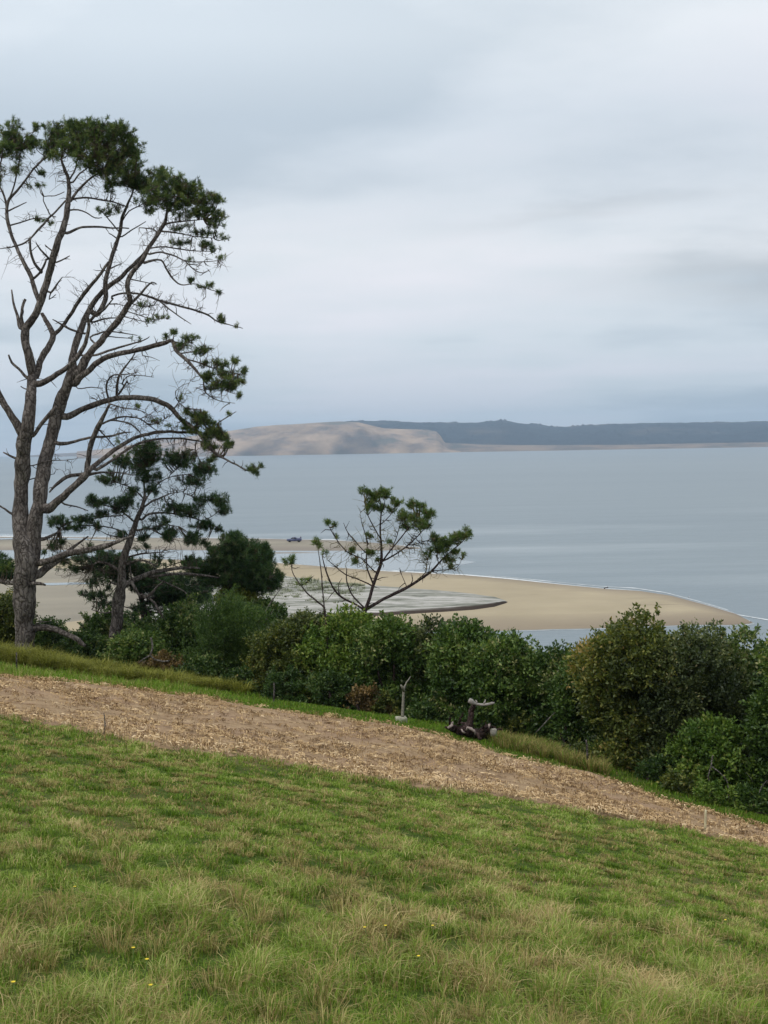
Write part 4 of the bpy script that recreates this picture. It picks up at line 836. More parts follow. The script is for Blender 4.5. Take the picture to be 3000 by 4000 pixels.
# ------------------------------------------------------------------ bushes of the hedge
HG = 'bushes of the hedge along the field edge'
def bush(name, label, cx, top, base, w, depth, leaf, seed, L=0.085, dens=66, lobes=30, up=0.25, tone=0.5, per=7, ww=0.5, flat=0.8, stems=5, tall=0.0, spray=0.11, extra=None, stemmat='bark_dark', group=HG):
    rng = np.random.default_rng(seed)
    w *= 1.25; L *= 1.22; a = w/2*depth/F; T0 = P(cx, top, depth); B0 = P(cx, base, depth)
    g0 = float(ground(T0[0], T0[1])); zb = B0[2]; hh = (T0[2]-zb)/2; zc = zb+hh
    root = empty(name, (T0[0], T0[1], min(g0, zb)), label, 'bush', group)
    n = lobes; d = unit(rng.normal(size=(n, 3))); d[:, 1] *= 1.0
    q = rng.uniform(0.45, 0.8, n)[:, None]
    C = d*q*np.array([a*0.95, a*flat, hh*0.95]); r = rng.uniform(0.26, 0.46, n)*min(a, hh)*1.05
    # skirts that reach the ground, one crown lobe that makes the top
    k = max(3, n//5); C[:k, 2] = -hh+r[:k]*0.6; C[:k, 0] = np.linspace(-0.85, 0.85, k)*a; C[:k, 1] = -rng.uniform(0, 0.6, k)*a*flat
    far_ = rng.random(n) < 0.25; C[far_] *= np.array([1.35, 1.1, 1.15]); r = r*np.where(far_, 0.7, 1.0)
    C[k] = (0.05*a, -0.1*a, hh-r[k]*0.9); C[k+1] = (-0.35*a, -0.2*a, hh*0.78-r[k+1]*0.8)
    C = C+np.array([T0[0], T0[1], zc]); mb = MB(); tw = MB()
    lt = rng.normal(size=n)*0.17
    for i in range(n):
        m_ = int(4*math.pi*r[i]**2*dens*0.75)+12
        D = unit(rng.normal(size=(m_, 3))+np.array([0, -0.15, 0.2])); rr = r[i]*rng.uniform(0.62, 1.12, m_)
        S0 = C[i]+D*rr[:, None]*(1+0.2*rng.normal(size=(m_, 1))*0.5)
        S0[:, 2] += tall*rng.uniform(0, 1, m_)**3
        gz = ground(S0[:, 0], S0[:, 1]); keep = S0[:, 2] > gz+0.02; S0 = S0[keep]; D = D[keep]
        # pinch into sprigs
        m_ = len(S0)
        if not m_: continue
        Dl = unit(np.repeat(D, per, 0)*0.55+rng.normal(size=(m_*per, 3))*0.75+np.array([0, 0, up]))
        Cl = np.repeat(S0, per, 0)+rng.normal(size=(m_*per, 3))*L*0.45
        tn = np.clip(tone+lt[i]+np.repeat(rng.normal(size=m_)*0.14, per)+rng.normal(size=m_*per)*0.17, 0, 1)
        quads_from(mb, Cl, Dl, sidevec(Dl, rng), L*rng.uniform(0.6, 1.25, m_*per), L*ww*rng.uniform(0.7, 1.2, m_*per), tn)
        # a few sprays standing proud of the outline
        ns = rng.poisson(spray*m_*0.5)
        for _ in range(min(ns, 14)):
            j = rng.integers(0, m_); dr = unit(D[j]+np.array([0, 0, 0.8])+rng.normal(size=3)*0.4); ln = rng.uniform(0.15, 0.42)*(1+tall*2)
            ts = np.linspace(0, 1, 9)[:, None]; pth = S0[j]+dr*ln*ts+np.array([0, 0, -0.05])*ts**2
            tube(mb, pth[::4], [0.009, 0.007, 0.003], 3, 0, 0.0)
            Cp = np.repeat(pth[1:], 3, 0); Dp = unit(dr*0.5+rng.normal(size=Cp.shape)*0.7)
            quads_from(mb, Cp, Dp, sidevec(Dp, rng), L*rng.uniform(0.6, 1.1, len(Cp)), L*ww*rng.uniform(0.7, 1.1, len(Cp)), np.clip(tone+0.15+rng.normal(size=len(Cp))*0.15, 0, 1))
    st = MB()
    for i in range(stems):
        j = int(rng.integers(0, n)); b0 = np.array([T0[0]+rng.uniform(-0.35, 0.35)*a, T0[1]+rng.uniform(-0.5, 0.3)*a*flat, 0]); b0[2] = float(ground(b0[0], b0[1]))-0.1
        if st.n: b0 = b0*0.25+first*0.75; b0[2] = float(ground(b0[0], b0[1]))-0.1
        else: first = b0
        md = (b0+C[j])/2+rng.normal(size=3)*0.15
        pp = spline(np.c_[np.array([b0, md, C[j]]), [0.05, 0.035, 0.015]], 0.2); tube(st, pp[:, :3], pp[:, 3], 6, 0.2)
    if tw.n: st.add(np.concatenate(tw.V), [np.concatenate(f) for f in tw.F.values()])
    if st.n: st.build('stem', M[stemmat], root, True)
    mb.build('foliage', M['leaf_'+leaf], root)
    if extra: extra(root)
    return root
B = bush
# behind and around the pines, left
B('bush', 'olive bush left of the tall pine foot', 20, 2330, 2585, 210, 43.5, 'olive', 101, tone=0.3, L=0.08)
B('bush', 'dark bush pressed against the right side of the tall pine foot', 190, 2420, 2600, 170, 43.0, 'dark', 102, tone=0.4)
B('bush', 'low dark green bush under the dead horizontal limb of the tall pine', 330, 2470, 2600, 220, 42.3, 'dark', 103, tone=0.45)
B('bush', 'dark green bush in front of the leaning pine trunk base', 400, 2395, 2580, 190, 44.5, 'dark', 104, tone=0.6)
B('bush', 'mid green low bush with pale leaf tips right of the leaning pine foot', 530, 2470, 2640, 230, 41.6, 'mid', 105, tone=0.55, L=0.09)
B('bush', 'brownish rounded bush with bare twigs above the long yellow grass', 650, 2560, 2680, 180, 40.6, 'brown', 106, tone=0.4)
B('bush', 'dark bush with upright shoots left of the feathery grey shrub', 725, 2370, 2560, 190, 43.5, 'dark', 107, tone=0.55, tall=0.3, L=0.1)
B('bush', 'yellow green leafy bush below the rounded pine dome', 935, 2275, 2440, 200, 46.5, 'yellow', 108, tone=0.4)
B('bush', 'bright green small bush right of the yellow green one under the pine dome', 1040, 2340, 2480, 130, 46.0, 'mid', 109, tone=0.5)
B('bush', 'dark low shrub at the bottom left end of the broadleaf hedge', 800, 2560, 2705, 190, 40.0, 'dark', 110, tone=0.45)
B('shrub', 'tall feathery grey green shrub with fine upright foliage', 900, 2325, 2640, 280, 41.0, 'mid', 111, L=0.075, ww=0.24, dens=110, up=0.9, tone=0.34, tall=0.25, lobes=26)
B('bush', 'dark tangled bush filling the gap between the two pine trunks', 470, 2390, 2600, 200, 46.0, 'dark', 128, tone=0.35)
B('bush', 'dark spiky bush below the long bare limbs of the leaning pine', 640, 2400, 2620, 230, 44.5, 'dark', 129, tone=0.4, spray=0.14)
B('bush', 'shaded bush at the far left edge under the dark pine', -60, 2360, 2600, 220, 44.0, 'mid', 130, tone=0.3)
B('bush', 'dark bush behind the bleached twisted twigs', 570, 2450, 2640, 200, 43.0, 'mid', 131, tone=0.35)
# main hedge
B('bush', 'hedge bush with yellow flecked leaves right of the feathery shrub', 1090, 2440, 2720, 260, 38.9, 'olive', 112, tone=0.38)
B('bush', 'grey green hedge bush below the thin bare sapling', 1190, 2395, 2700, 250, 39.6, 'grey', 113, tone=0.35, L=0.1)
B('bush', 'bright green topped hedge bush at the foot of the small open pine', 1360, 2385, 2700, 290, 38.4, 'bright', 114, tone=0.42, L=0.1)
B('bush', 'mid green hedge bush just above the white weathered post', 1530, 2415, 2760, 270, 37.2, 'mid', 115, tone=0.42, L=0.1)
B('bush', 'pale tipped grey green hedge bush right of the small open pine', 1690, 2420, 2750, 270, 37.6, 'grey', 116, tone=0.36, L=0.1)
B('bush', 'dark glossy hedge bush above the uprooted stump', 1835, 2450, 2830, 310, 36.0, 'mid', 117, tone=0.36, L=0.105)
B('bush', 'green hedge bush right of and above the uprooted stump', 1985, 2490, 2870, 300, 35.0, 'mid', 118, tone=0.42, L=0.1)
B('bush', 'dark hedge bush with open shoots against the water, in the dip', 2165, 2535, 2890, 220, 34.6, 'dark', 119, tone=0.55, L=0.1, spray=0.12)
B('bush', 'narrow dark bush just left of the big olive bush', 2270, 2540, 2960, 190, 33.2, 'mid', 120, tone=0.32)
B('bush', 'tall thin bush end with a ragged left edge against the water', 2335, 2480, 2800, 150, 34.0, 'olive', 121, tone=0.25)
B('bush', 'largest hedge bush, olive yellow leaves and a high rounded top', 2480, 2400, 2990, 370, 31.6, 'olive', 122, tone=0.42, L=0.095, lobes=34)
B('bush', 'grey green hedge bush right of the big olive bush', 2720, 2440, 3010, 340, 31.0, 'grey', 123, tone=0.32, L=0.085, lobes=32)
B('bush', 'dark green bush with pale tips at the right end of the hedge', 2900, 2465, 3060, 270, 31.6, 'dark', 124, tone=0.62, L=0.1, lobes=28)
B('bush', 'shaded green bush cut by the right edge', 3060, 2490, 3180, 260, 29.5, 'mid', 125, tone=0.35, L=0.1, lobes=26)
B('bush', 'fresh green hanging bush low in front of the grey green one', 2760, 2800, 3060, 250, 29.8, 'bright', 126, tone=0.30, L=0.09)
B('bush', 'bush standing past the right edge of the field', 3300, 2520, 3320, 300, 27.5, 'dark', 127, tone=0.5)
# low growth at the foot of the hedge
LG = 'low plants at the foot of the hedge'
for i, (cx, tp, bs, w, dp, lf, lb) in enumerate([
  (960, 2610, 2722, 200, 38.4, 'dark', 'dark ferny growth under the feathery shrub'), (1130, 2610, 2742, 220, 37.4, 'dark', 'dark low growth beside the thin grey fence post'),
  (1290, 2620, 2765, 220, 37.0, 'dark', 'shaded low growth left of the rusty brown plant'), (1430, 2690, 2785, 120, 36.4, 'brown', 'rusty brown low plant left of the white post'),
  (1500, 2710, 2790, 90, 36.3, 'olive', 'small round olive plant beside the white post'), (1660, 2740, 2830, 150, 35.3, 'dark', 'dark low growth between the white post and the stump'),
  (2030, 2810, 2880, 120, 34.2, 'olive', 'pale low growth right of the stump'), (2360, 2900, 3010, 160, 31.6, 'mid', 'low green growth beside the thin leaning post'),
  (2570, 2960, 3080, 200, 29.8, 'dark', 'dark bramble growth under the big olive bush'), (2620, 3030, 3110, 110, 28.8, 'olive', 'small olive plant at the soil edge under the hedge'),
  (2790, 3060, 3170, 150, 28.2, 'bright', 'fresh green small bush at the foot of the bare pale stems'), (2920, 3080, 3190, 150, 28.4, 'mid', 'low green growth right of the bare pale stems')]):
    B('low_plant', lb, cx, tp, bs, w, dp, lf, 200+i, tone=0.4, lobes=12, stems=2, L=0.08, group=LG, flat=0.6)['category'] = 'plant'

# second row of bushes on the bank behind the hedge
BG = 'bushes on the bank behind the hedge'
for i, (cx, tp, bs, w, dp, lf, lb) in enumerate([
  (1010, 2470, 2740, 260, 42.5, 'dark', 'dark bush on the bank behind the feathery shrub'), (1240, 2460, 2760, 300, 42.0, 'mid', 'mid green bush on the bank behind the left hedge bushes'),
  (1450, 2450, 2790, 300, 41.0, 'dark', 'dark bush on the bank behind the small open pine'), (1610, 2470, 2810, 280, 40.4, 'dark', 'dark bush on the bank behind the white post bushes'),
  (1770, 2490, 2850, 280, 39.5, 'dark', 'dark bush on the bank behind the uprooted stump bushes'), (1930, 2520, 2900, 280, 38.6, 'dark', 'dark bush on the bank left of the dip in the hedge'),
  (2090, 2580, 2940, 270, 37.6, 'mid', 'mid green bush on the bank in the dip of the hedge'), (2240, 2620, 2990, 240, 36.5, 'dark', 'dark bush on the bank in the gap left of the big olive bush'),
  (2400, 2560, 3040, 280, 35.0, 'dark', 'dark bush on the bank behind the big olive bush'), (2600, 2500, 3090, 320, 34.4, 'mid', 'mid green bush on the bank between the olive and grey bushes'),
  (2810, 2500, 3130, 320, 34.0, 'dark', 'dark bush on the bank behind the grey green hedge bush'), (3010, 2510, 3190, 320, 33.0, 'dark', 'dark bush on the bank at the right edge')]):
    B('bush', lb, cx, tp, bs, w, dp, lf, 300+i, tone=0.3, lobes=24, stems=2, L=0.1, group=BG)

# ------------------------------------------------------------------ grass
def blades(mb_list, C, h, w, lean, rng, dry, rnd, az=None, droop=0.35):
    n = len(C); a = rng.uniform(0, 2*math.pi, n) if az is None else az
    D = np.stack([np.cos(a), np.sin(a), np.zeros(n)], -1); S = np.stack([-np.sin(a+rng.normal(size=n)*0.6), np.cos(a), np.zeros(n)], -1)
    Hh = np.broadcast_to(h, n)[:, None]; Wd = np.broadcast_to(w, n)[:, None]/2; ln = np.broadcast_to(lean, n)[:, None]
    up = np.array([0, 0, 1.0]); b = C-up*0.015
    m1 = C+D*Hh*ln*0.35+up*Hh*0.55; tp = C+D*Hh*ln+up*Hh*(1-droop*ln)
    V = np.stack([b-S*Wd, b+S*Wd, m1+S*Wd*0.75, m1-S*Wd*0.75, tp], 1).reshape(-1, 3)
    i = np.arange(n)*5
    mb_list.append((V, np.stack([i, i+1, i+2], -1), np.stack([i, i+2, i+3], -1), np.stack([i+3, i+2, i+4], -1), np.repeat(dry, 5), np.repeat(rnd, 5)))
def build_blades(name, lst, mat, label, cat='grass'):
    off = 0; Vs, Fs, dr, rn = [], [], [], []
    for V, f1, f2, f3, d_, r_ in lst:
        Vs.append(V); Fs += [f1+off, f2+off, f3+off]; dr.append(d_); rn.append(r_); off += len(V)
    o = mesh(name, np.concatenate(Vs), [np.concatenate(Fs)], mat, None, {'dry': np.concatenate(dr), 'rnd': np.concatenate(rn)})
    return tag(o, label, cat, None, 'stuff')
rg = np.random.default_rng(99)
lst = []
def scatter(n, y0, y1, p):
    """points spread so that density falls off with distance as y**-p"""
    k = 2-p; y = (rg.uniform(0, 1, n)*(y1**k-y0**k)+y0**k)**(1/k)
    x = rg.uniform(-1, 1, n)*(0.335*y+1.0); return x, y
sst = lambda v, a, b: np.clip((v-a)/(b-a), 0, 1)
n = 560000
x, y = scatter(n, 3.2, 24.0, 1.35); keep = (y < np.interp(x, sx, yl)+0.25*rg.normal(size=n)); x, y = x[keep], y[keep]; n = len(x)
near = sst(y, 11.5, 7.0); clump = fbm(x*5.5+3, y*3.2, 219, 2); keep = rg.uniform(0, 1, n) < 0.30+0.70*sst(clump, 0.30, 0.52)
x, y, near, clump = x[keep], y[keep], near[keep], clump[keep]; n = len(x)
tus = fbm(x*1.5+5, y*1.1, 201, 4); tus2 = fbm(x*4.5, y*3.6, 207, 3); big = fbm(x*0.45, y*0.35, 203, 3)
th = sst(tus, 0.46, 0.66)
dryp = sst(0.55*tus+0.25*big+0.25*tus2+0.05*near, 0.52, 0.64)
edge = sst(y, np.interp(x, sx, yl)-1.0, np.interp(x, sx, yl)+0.1)
dry = np.clip(rg.uniform(0, 1, n) < (0.04+0.10*near+0.62*sst(fbm(x*3.3, y*2.2, 231, 3), 0.52, 0.66)*(0.35+0.65*sst(big, 0.4, 0.6))+0.14*dryp+0.45*edge*(0.4+tus2)), 0, 1)*rg.uniform(0.55, 1.0, n)+rg.uniform(0, 0.12, n)
h = (0.032+0.022*near+0.065*th*(0.5+0.5*near)+0.03*edge)*rg.uniform(0.55, 1.35, n)*(0.45+1.15*sst(clump, 0.3, 0.7))
rn = np.clip(0.5+0.22*rg.normal(size=n)+0.7*(fbm(x*0.8, y*0.7, 211, 3)-0.5)+1.0*(clump-0.5), 0, 1)
C = np.stack([x, y, ground(x, y)], -1)
blades(lst, C, h, (0.0042*(y/6)**0.95).clip(0.003)*rg.uniform(0.7, 1.4, n), rg.uniform(0.2, 1.35, n), rg, dry, rn)
# distinct tussocks of bleached grass
nt_ = 1100; tx, ty = scatter(nt_, 3.6, 19.5, 0.8); kp = ty < np.interp(tx, sx, yl)-0.1; tx, ty = tx[kp], ty[kp]
tx = np.r_[tx, 0.75, 1.05, -1.0, 2.5]; ty = np.r_[ty, 6.0, 5.9, 8.2, 8.0]; sz = np.r_[rg.uniform(0.5, 1.1, len(tx)-4), 1.5, 1.3, 1.3, 1.2]
for a_, b_, s_ in zip(tx, ty, sz):
    k = int(120*s_); r_ = 0.10*s_*np.sqrt(rg.uniform(0, 1, k)); an = rg.uniform(0, 6.283, k)
    cx_, cy_ = a_+r_*np.cos(an), b_+r_*np.sin(an); dd = rg.uniform(0.7, 1.2)
    blades(lst, np.stack([cx_, cy_, ground(cx_, cy_)], -1), (0.10+0.05*rg.uniform())*s_*rg.uniform(0.6, 1.3, k)*(0.65+0.45*(b_ < 10)), (0.0036*(b_/6)**0.9)*np.ones(k), rg.uniform(0.3, 1.2, k), rg,
           (rg.uniform(0, 1, k) < dd*0.85)*rg.uniform(0.5, 1, k), np.clip(0.5+0.25*rg.normal(size=k), 0, 1), an+0.4*rg.normal(size=k), 0.5)
# fresh dark green clumps
nt_ = 260; tx, ty = scatter(nt_, 3.6, 19.0, 0.8)
for a_, b_ in zip(tx, ty):
    if b_ > np.interp(a_, sx, yl)-0.2: continue
    k = 90; r_ = 0.11*np.sqrt(rg.uniform(0, 1, k)); an = rg.uniform(0, 6.283, k); cx_, cy_ = a_+r_*np.cos(an), b_+r_*np.sin(an)
    blades(lst, np.stack([cx_, cy_, ground(cx_, cy_)], -1), 0.085*rg.uniform(0.6, 1.3, k)*(0.7+0.4*(b_ < 10)), (0.0042*(b_/6)**0.9)*np.ones(k), rg.uniform(0.2, 0.8, k), rg,
           rg.uniform(0, 0.1, k), np.clip(0.25+0.2*rg.normal(size=k), 0, 1), an+0.4*rg.normal(size=k))
build_blades('grass', lst, M['grass'], 'rough pasture grass, green with bleached straw coloured tussocks')

# verge between the bare strip and the hedge
lst = []
n = 90000; x = rg.uniform(-17, 14, n); ye = yedge(x); y0 = np.interp(x, sx, yh)
y = y0-0.3+(ye+1.2-y0+0.3)*rg.uniform(0, 1, n)
tawny = np.exp(-((x-4.1)/1.5)**2)*sst(y, np.interp(x, sx, yh)+0.6, ye)
leftv = sst(x, -3.0, -6.5)
nz_ = fbm(x*0.8, y*0.8, 301, 3)
h = (0.06+0.28*tawny*nz_*1.6+0.20*leftv*sst(nz_, 0.2, 0.7)+0.08*sst(nz_, 0.5, 0.7))*rg.uniform(0.5, 1.3, n)
dry = (rg.uniform(0, 1, n) < (0.08+0.5*tawny+0.12*leftv+0.3*sst(y, y0+0.7, y0)))*rg.uniform(0.4, 0.9, n)
blades(lst, np.stack([x, y, ground(x, y)], -1), h, 0.016*np.ones(n), rg.uniform(0.1, 0.9, n), rg, dry, np.clip(0.35+0.2*rg.normal(size=n)+0.2*leftv, 0, 1))
build_blades('verge_grass', lst, M['grass'], 'short green grass verge between the bare soil strip and the hedge')
m, t, o = newmat('long yellow grass')
c = tramp(t, tattr(t, 'rnd'), [(0, (0.085, 0.105, 0.016)), (0.5, (0.215, 0.225, 0.034)), (0.85, (0.33, 0.32, 0.065)), (1, (0.45, 0.39, 0.15))])
p = principled(t, None, c, 0.6, 0.2); tr = t.nodes.new('ShaderNodeBsdfTranslucent'); t.links.new(c, tr.inputs[0])
mxs = t.nodes.new('ShaderNodeMixShader'); mxs.inputs[0].default_value = 0.3
t.links.new(p.outputs[0], mxs.inputs[1]); t.links.new(tr.outputs[0], mxs.inputs[2]); t.links.new(mxs.outputs[0], o.inputs[0]); M['longgrass'] = m
lst = []
for _ in range(620):
    f = rg.uniform(0, 1)**0.9; x0 = -14.5+10.3*f; wd = 3.2*(1-0.45*f); y0 = float(yedge(x0))-0.6-wd*rg.uniform(0, 1)
    k = 100; sc_ = rg.uniform(0.6, 1.15)*(1-0.4*f); r_ = 0.2*np.sqrt(rg.uniform(0, 1, k)); an = rg.uniform(0, 6.283, k)
    cx_, cy_ = x0+r_*np.cos(an), y0+r_*np.sin(an)
    blades(lst, np.stack([cx_, cy_, ground(cx_, cy_)], -1), 0.80*sc_*rg.uniform(0.5, 1.1, k)*(0.7+0.6*vnoise(x0*0.9, y0*0.9, 8)), 0.02*np.ones(k), rg.uniform(0.25, 1.1, k), rg, np.zeros(k), np.clip(rg.uniform(0.3, 0.62)+0.18*rg.normal(size=k), 0, 1), an+0.5*rg.normal(size=k), 0.45)
build_blades('long_grass', lst, M['longgrass'], 'long yellow green tussock grass in front of the tall pine foot')
lst = []
for _ in range(130):
    q = rg.uniform(0, 1); u_ = 1930+430*q; v_ = np.interp(u_, [1900, 2100, 2400], [2900, 2945, 3035])+rg.uniform(-28, 12); c0 = onground(u_, v_, 33)
    k = 60; r_ = 0.14*np.sqrt(rg.uniform(0, 1, k)); an = rg.uniform(0, 6.283, k); cx_, cy_ = c0[0]+r_*np.cos(an), c0[1]+r_*np.sin(an)
    blades(lst, np.stack([cx_, cy_, ground(cx_, cy_)], -1), 0.36*rg.uniform(0.4, 1.1, k), 0.014*np.ones(k), rg.uniform(0.2, 0.9, k), rg, (rg.uniform(0, 1, k) < 0.7)*0.75, np.clip(0.35+0.2*rg.normal(size=k), 0, 1), an)
build_blades('dry_grass', lst, M['grass'], 'tawny dry grass right of the uprooted stump')

# straw and torn turf lying on the bare strip
mb = MB(); n = 12000
x = rg.uniform(-16, 15, n); f = rg.uniform(0, 1, n)**1.15; y = np.interp(x, sx, yl)*(1-f)+np.interp(x, sx, yh)*f
cl_ = fbm(x*0.7, y*0.7, 401, 4); kp = rg.uniform(0, 1, n) < sst(cl_, 0.34, 0.60)*0.62+0.16+0.4*(f < 0.10); x, y, f = x[kp], y[kp], f[kp]; n = len(x)
per = 9; X_ = np.repeat(x, per)+rg.normal(size=n*per)*0.07; Y_ = np.repeat(y, per)+rg.normal(size=n*per)*0.05
az = np.repeat(rg.uniform(-3, 3, n), per)+rg.normal(size=n*per)*0.8
ln = rg.uniform(0.05, 0.15, n*per)*np.repeat(rg.uniform(0.6, 1.3, n), per); ht = rg.uniform(0.01, 0.09, n*per)*np.repeat(rg.uniform(0.3, 1.2, n), per)
G = ground(X_, Y_)+0.045+rg.uniform(0, 0.03, n*per); D = np.stack([np.cos(az), np.sin(az), 0*az], -1); S = np.stack([-np.sin(az), np.cos(az), 0.7+0*az], -1)
c0 = np.stack([X_, Y_, G], -1); wd = rg.uniform(0.003, 0.0085, n*per)[:, None]
pa = c0-D*ln[:, None]/2-[0, 0, 0.02]; pb = c0-D*ln[:, None]*0.2; pb[:, 2] += ht; pc = c0+D*ln[:, None]*0.2; pc[:, 2] += ht*0.9; pd = c0+D*ln[:, None]/2; pd[:, 2] += (rg.uniform(-0.02, 0.05, n*per))
V = np.stack([pa, pb+S*wd, pb-S*wd, pc+S*wd, pc-S*wd, pd], 1).reshape(-1, 3); i = np.arange(n*per)*6
tn = np.clip(np.repeat(0.45+0.2*rg.normal(size=n)+0.15*(f < 0.2), per)+rg.normal(size=n*per)*0.15, 0, 1)
mb.add(V, [np.concatenate([np.stack([i, i+1, i+2], -1), np.stack([i+1, i+3, i+2], -1), np.stack([i+2, i+3, i+4], -1), np.stack([i+3, i+5, i+4], -1)])], np.repeat(tn, 6))
tag(mb.build('straw', M['straw']), 'pale dead straw and torn turf scattered on the bare soil strip', 'straw', kind='stuff')

# ------------------------------------------------------------------ smaller things
def post(name, label, cat, u0, v0, u1, v1, r0, r1, mat, dg, group=None, cap=False, k=8, bend=0.02):
    b = onground(u0, v0, dg); tpt = P(u1, v1, b[1]); root_ = b.copy()
    mb = MB(); md = (b+tpt)/2+np.array([bend, 0, 0]); q = spline(np.c_[np.array([b-[0, 0, 0.15], md, tpt]), [r0, (r0+r1)/2, r1]], 0.06)
    tube(mb, q[:, :3], q[:, 3], k, 0.12, None, 3)
    o = mb.build(name, mat, None, True); return tag(o, label, cat, group), b, tpt
FG = 'thin fence posts along the hedge'
post('fence_post', 'thin grey wooden post in the long yellow grass at the far left', 'post', 60, 2632, 64, 2548, 0.026, 0.02, M['bark_grey'], 38, FG)
post('fence_post', 'thin grey fence post against dark growth under the hedge, left of centre', 'post', 1066, 2748, 1070, 2668, 0.026, 0.022, M['bark_grey'], 37, FG)
post('fence_post', 'thin grey post under the left side of the big olive bush', 'post', 2292, 3000, 2290, 2890, 0.026, 0.022, M['bark_grey'], 31, FG)
PG = 'pegs on the near edge of the bare strip'
post('peg', 'pale crooked stick standing on the near left edge of the bare strip', 'peg', 400, 2872, 406, 2785, 0.012, 0.008, M['weathered'], 19, PG, bend=0.03)
pw = plain('pale painted wood', (0.50, 0.44, 0.28), 0.6)
post('peg', 'pale upright wooden peg on the near right edge of the bare strip', 'peg', 2753, 3262, 2757, 3164, 0.021, 0.019, pw, 20.6, PG, bend=0.0)

# weathered white post leaning in a cut stone block
b = onground(1568, 2822, 34.8); sc1 = b[1]/F
r = empty('weathered_post', b, 'bleached crooked wooden post set in a pale square block in front of the hedge', 'post')
mb = MB(); pts_ = [(1572, 2800, 30), (1574, 2760, 28), (1576, 2720, 26), (1578, 2690, 24), (1584, 2675, 14), (1588, 2664, 8)]
q = spline(np.array([np.r_[P(a_, c_, b[1]), w_/2*sc1*0.42] for a_, c_, w_ in pts_]), 0.04); tube(mb, q[:, :3], q[:, 3], 9, 0.2, None, 4)
q = np.array([P(1578, 2700, b[1]), P(1572, 2686, b[1]-0.1), P(1566, 2676, b[1]-0.15)]); tube(mb, q, [0.04, 0.03, 0.02], 6)
q = np.array([P(1586, 2668, b[1]), P(1596, 2655, b[1]+0.1), P(1604, 2642, b[1]+0.12)]); tube(mb, q, [0.02, 0.015, 0.008], 5)
mb.build('post', plain('bleached wood', (0.20, 0.185, 0.15), 0.8, 0.2, 0.3, 20), r, True)  # bleached wood toned down: partial shade put into its base colour
mb = MB(); box(mb, P(1567, 2817, b[1]), (0.145, 0.12, 0.11), rotz(0.12), 0.02); mb.build('block', plain('pale stone', (0.27, 0.26, 0.20), 0.9, 0.1, 0.35, 12), r)

# uprooted stump with broken roots, a torn trunk piece and a pale branch lying on top
b = onground(1845, 2885, 34.0); dz = b[1]; sc1 = dz/F
def S(u, v, dd=0.0): return P(u, v, dz+dd)
r = empty('uprooted_stump', b, 'dark reddish brown uprooted stump with broken roots lying under the hedge', 'stump')
def limbS(mbx, pts, seed=0, k=9, rough=0.3):
    q = spline(np.array([np.r_[S(a_, c_, d_), w_/2*sc1*0.62] for a_, c_, w_, d_ in pts]), 0.05)
    rg2 = np.random.default_rng(seed); q[:, :3] += rg2.normal(size=(len(q), 3))*0.016; tube(mbx, q[:, :3], q[:, 3], k, rough, None, seed)
mb = MB(); limbS(mb, [(1760, 2850, 36, 0), (1790, 2856, 60, -0.1), (1830, 2862, 74, -0.1), (1870, 2870, 70, 0), (1910, 2872, 52, 0.1), (1936, 2866, 30, 0.15)], 1, 14, 0.4); mb.build('trunk', M['stumpwood'], r, True)
mb = MB(); limbS(mb, [(1838, 2850, 56, 0), (1838, 2815, 40, 0.1), (1842, 2780, 34, 0.15), (1848, 2752, 30, 0.2)], 2, 10, 0.35); mb.build('trunk_fork', M['stumpwood'], r, True)
for i, p_ in enumerate([[(1790, 2850, 34, -.1), (1770, 2835, 26, -.2), (1758, 2815, 14, -.3), (1762, 2800, 8, -.3)], [(1775, 2850, 28, -.1), (1755, 2846, 20, -.3), (1742, 2838, 12, -.35)], [(1790, 2832, 16, -.1), (1798, 2812, 14, -.15), (1806, 2792, 10, -.2), (1812, 2782, 6, -.2)],
    [(1850, 2860, 34, -.2), (1862, 2868, 28, -.35), (1874, 2882, 20, -.45), (1880, 2892, 10, -.5)], [(1915, 2862, 30, 0), (1908, 2842, 22, -.1), (1914, 2828, 14, -.1)], [(1880, 2856, 30, .1), (1902, 2836, 22, .2), (1930, 2842, 16, .3), (1960, 2848, 10, .3)],
    [(1826, 2840, 24, .1), (1815, 2822, 18, .2), (1800, 2826, 12, .3)]]):
    mb = MB(); limbS(mb, p_, 10+i); mb.build('root', M['stumpwood'], r, True)
mb = MB()
for i, p_ in enumerate([[(1818, 2850, 14, -.30), (1836, 2846, 20, -.32), (1850, 2856, 18, -.36), (1858, 2872, 10, -.36)], [(1750, 2846, 14, -.36), (1764, 2836, 18, -.36), (1772, 2822, 10, -.34)], [(1800, 2848, 8, -.3), (1812, 2858, 12, -.3)], [(1908, 2846, 12, -.16), (1912, 2834, 16, -.16)]]):
    mb = MB(); limbS(mb, p_, 30+i, 8); mb.build('broken_wood', plain('split pale wood', (0.24, 0.195, 0.175), 0.8, 0.2, 0.6, 16), r, True)
rs = np.random.default_rng(77)
for i in range(16):
    a0 = rs.uniform(1765, 1925); an = rs.uniform(-2.9, 0.2); ln_ = rs.uniform(20, 48); q_ = [[a0, 2858+rs.uniform(-8, 8), rs.uniform(10, 20), rs.uniform(-.3, .2)]]
    for k_ in range(3): an += rs.normal()*0.5; q_.append([q_[-1][0]+math.cos(an)*ln_/3, q_[-1][1]+math.sin(an)*ln_/3, q_[-1][2]*0.6, q_[-1][3]-rs.uniform(-.1, .2)])
    mb = MB(); limbS(mb, q_, 50+i, 6, 0.4); mb.build('root', M['stumpwood'], r, True)
r2 = S(1840, 2745, 0.1)
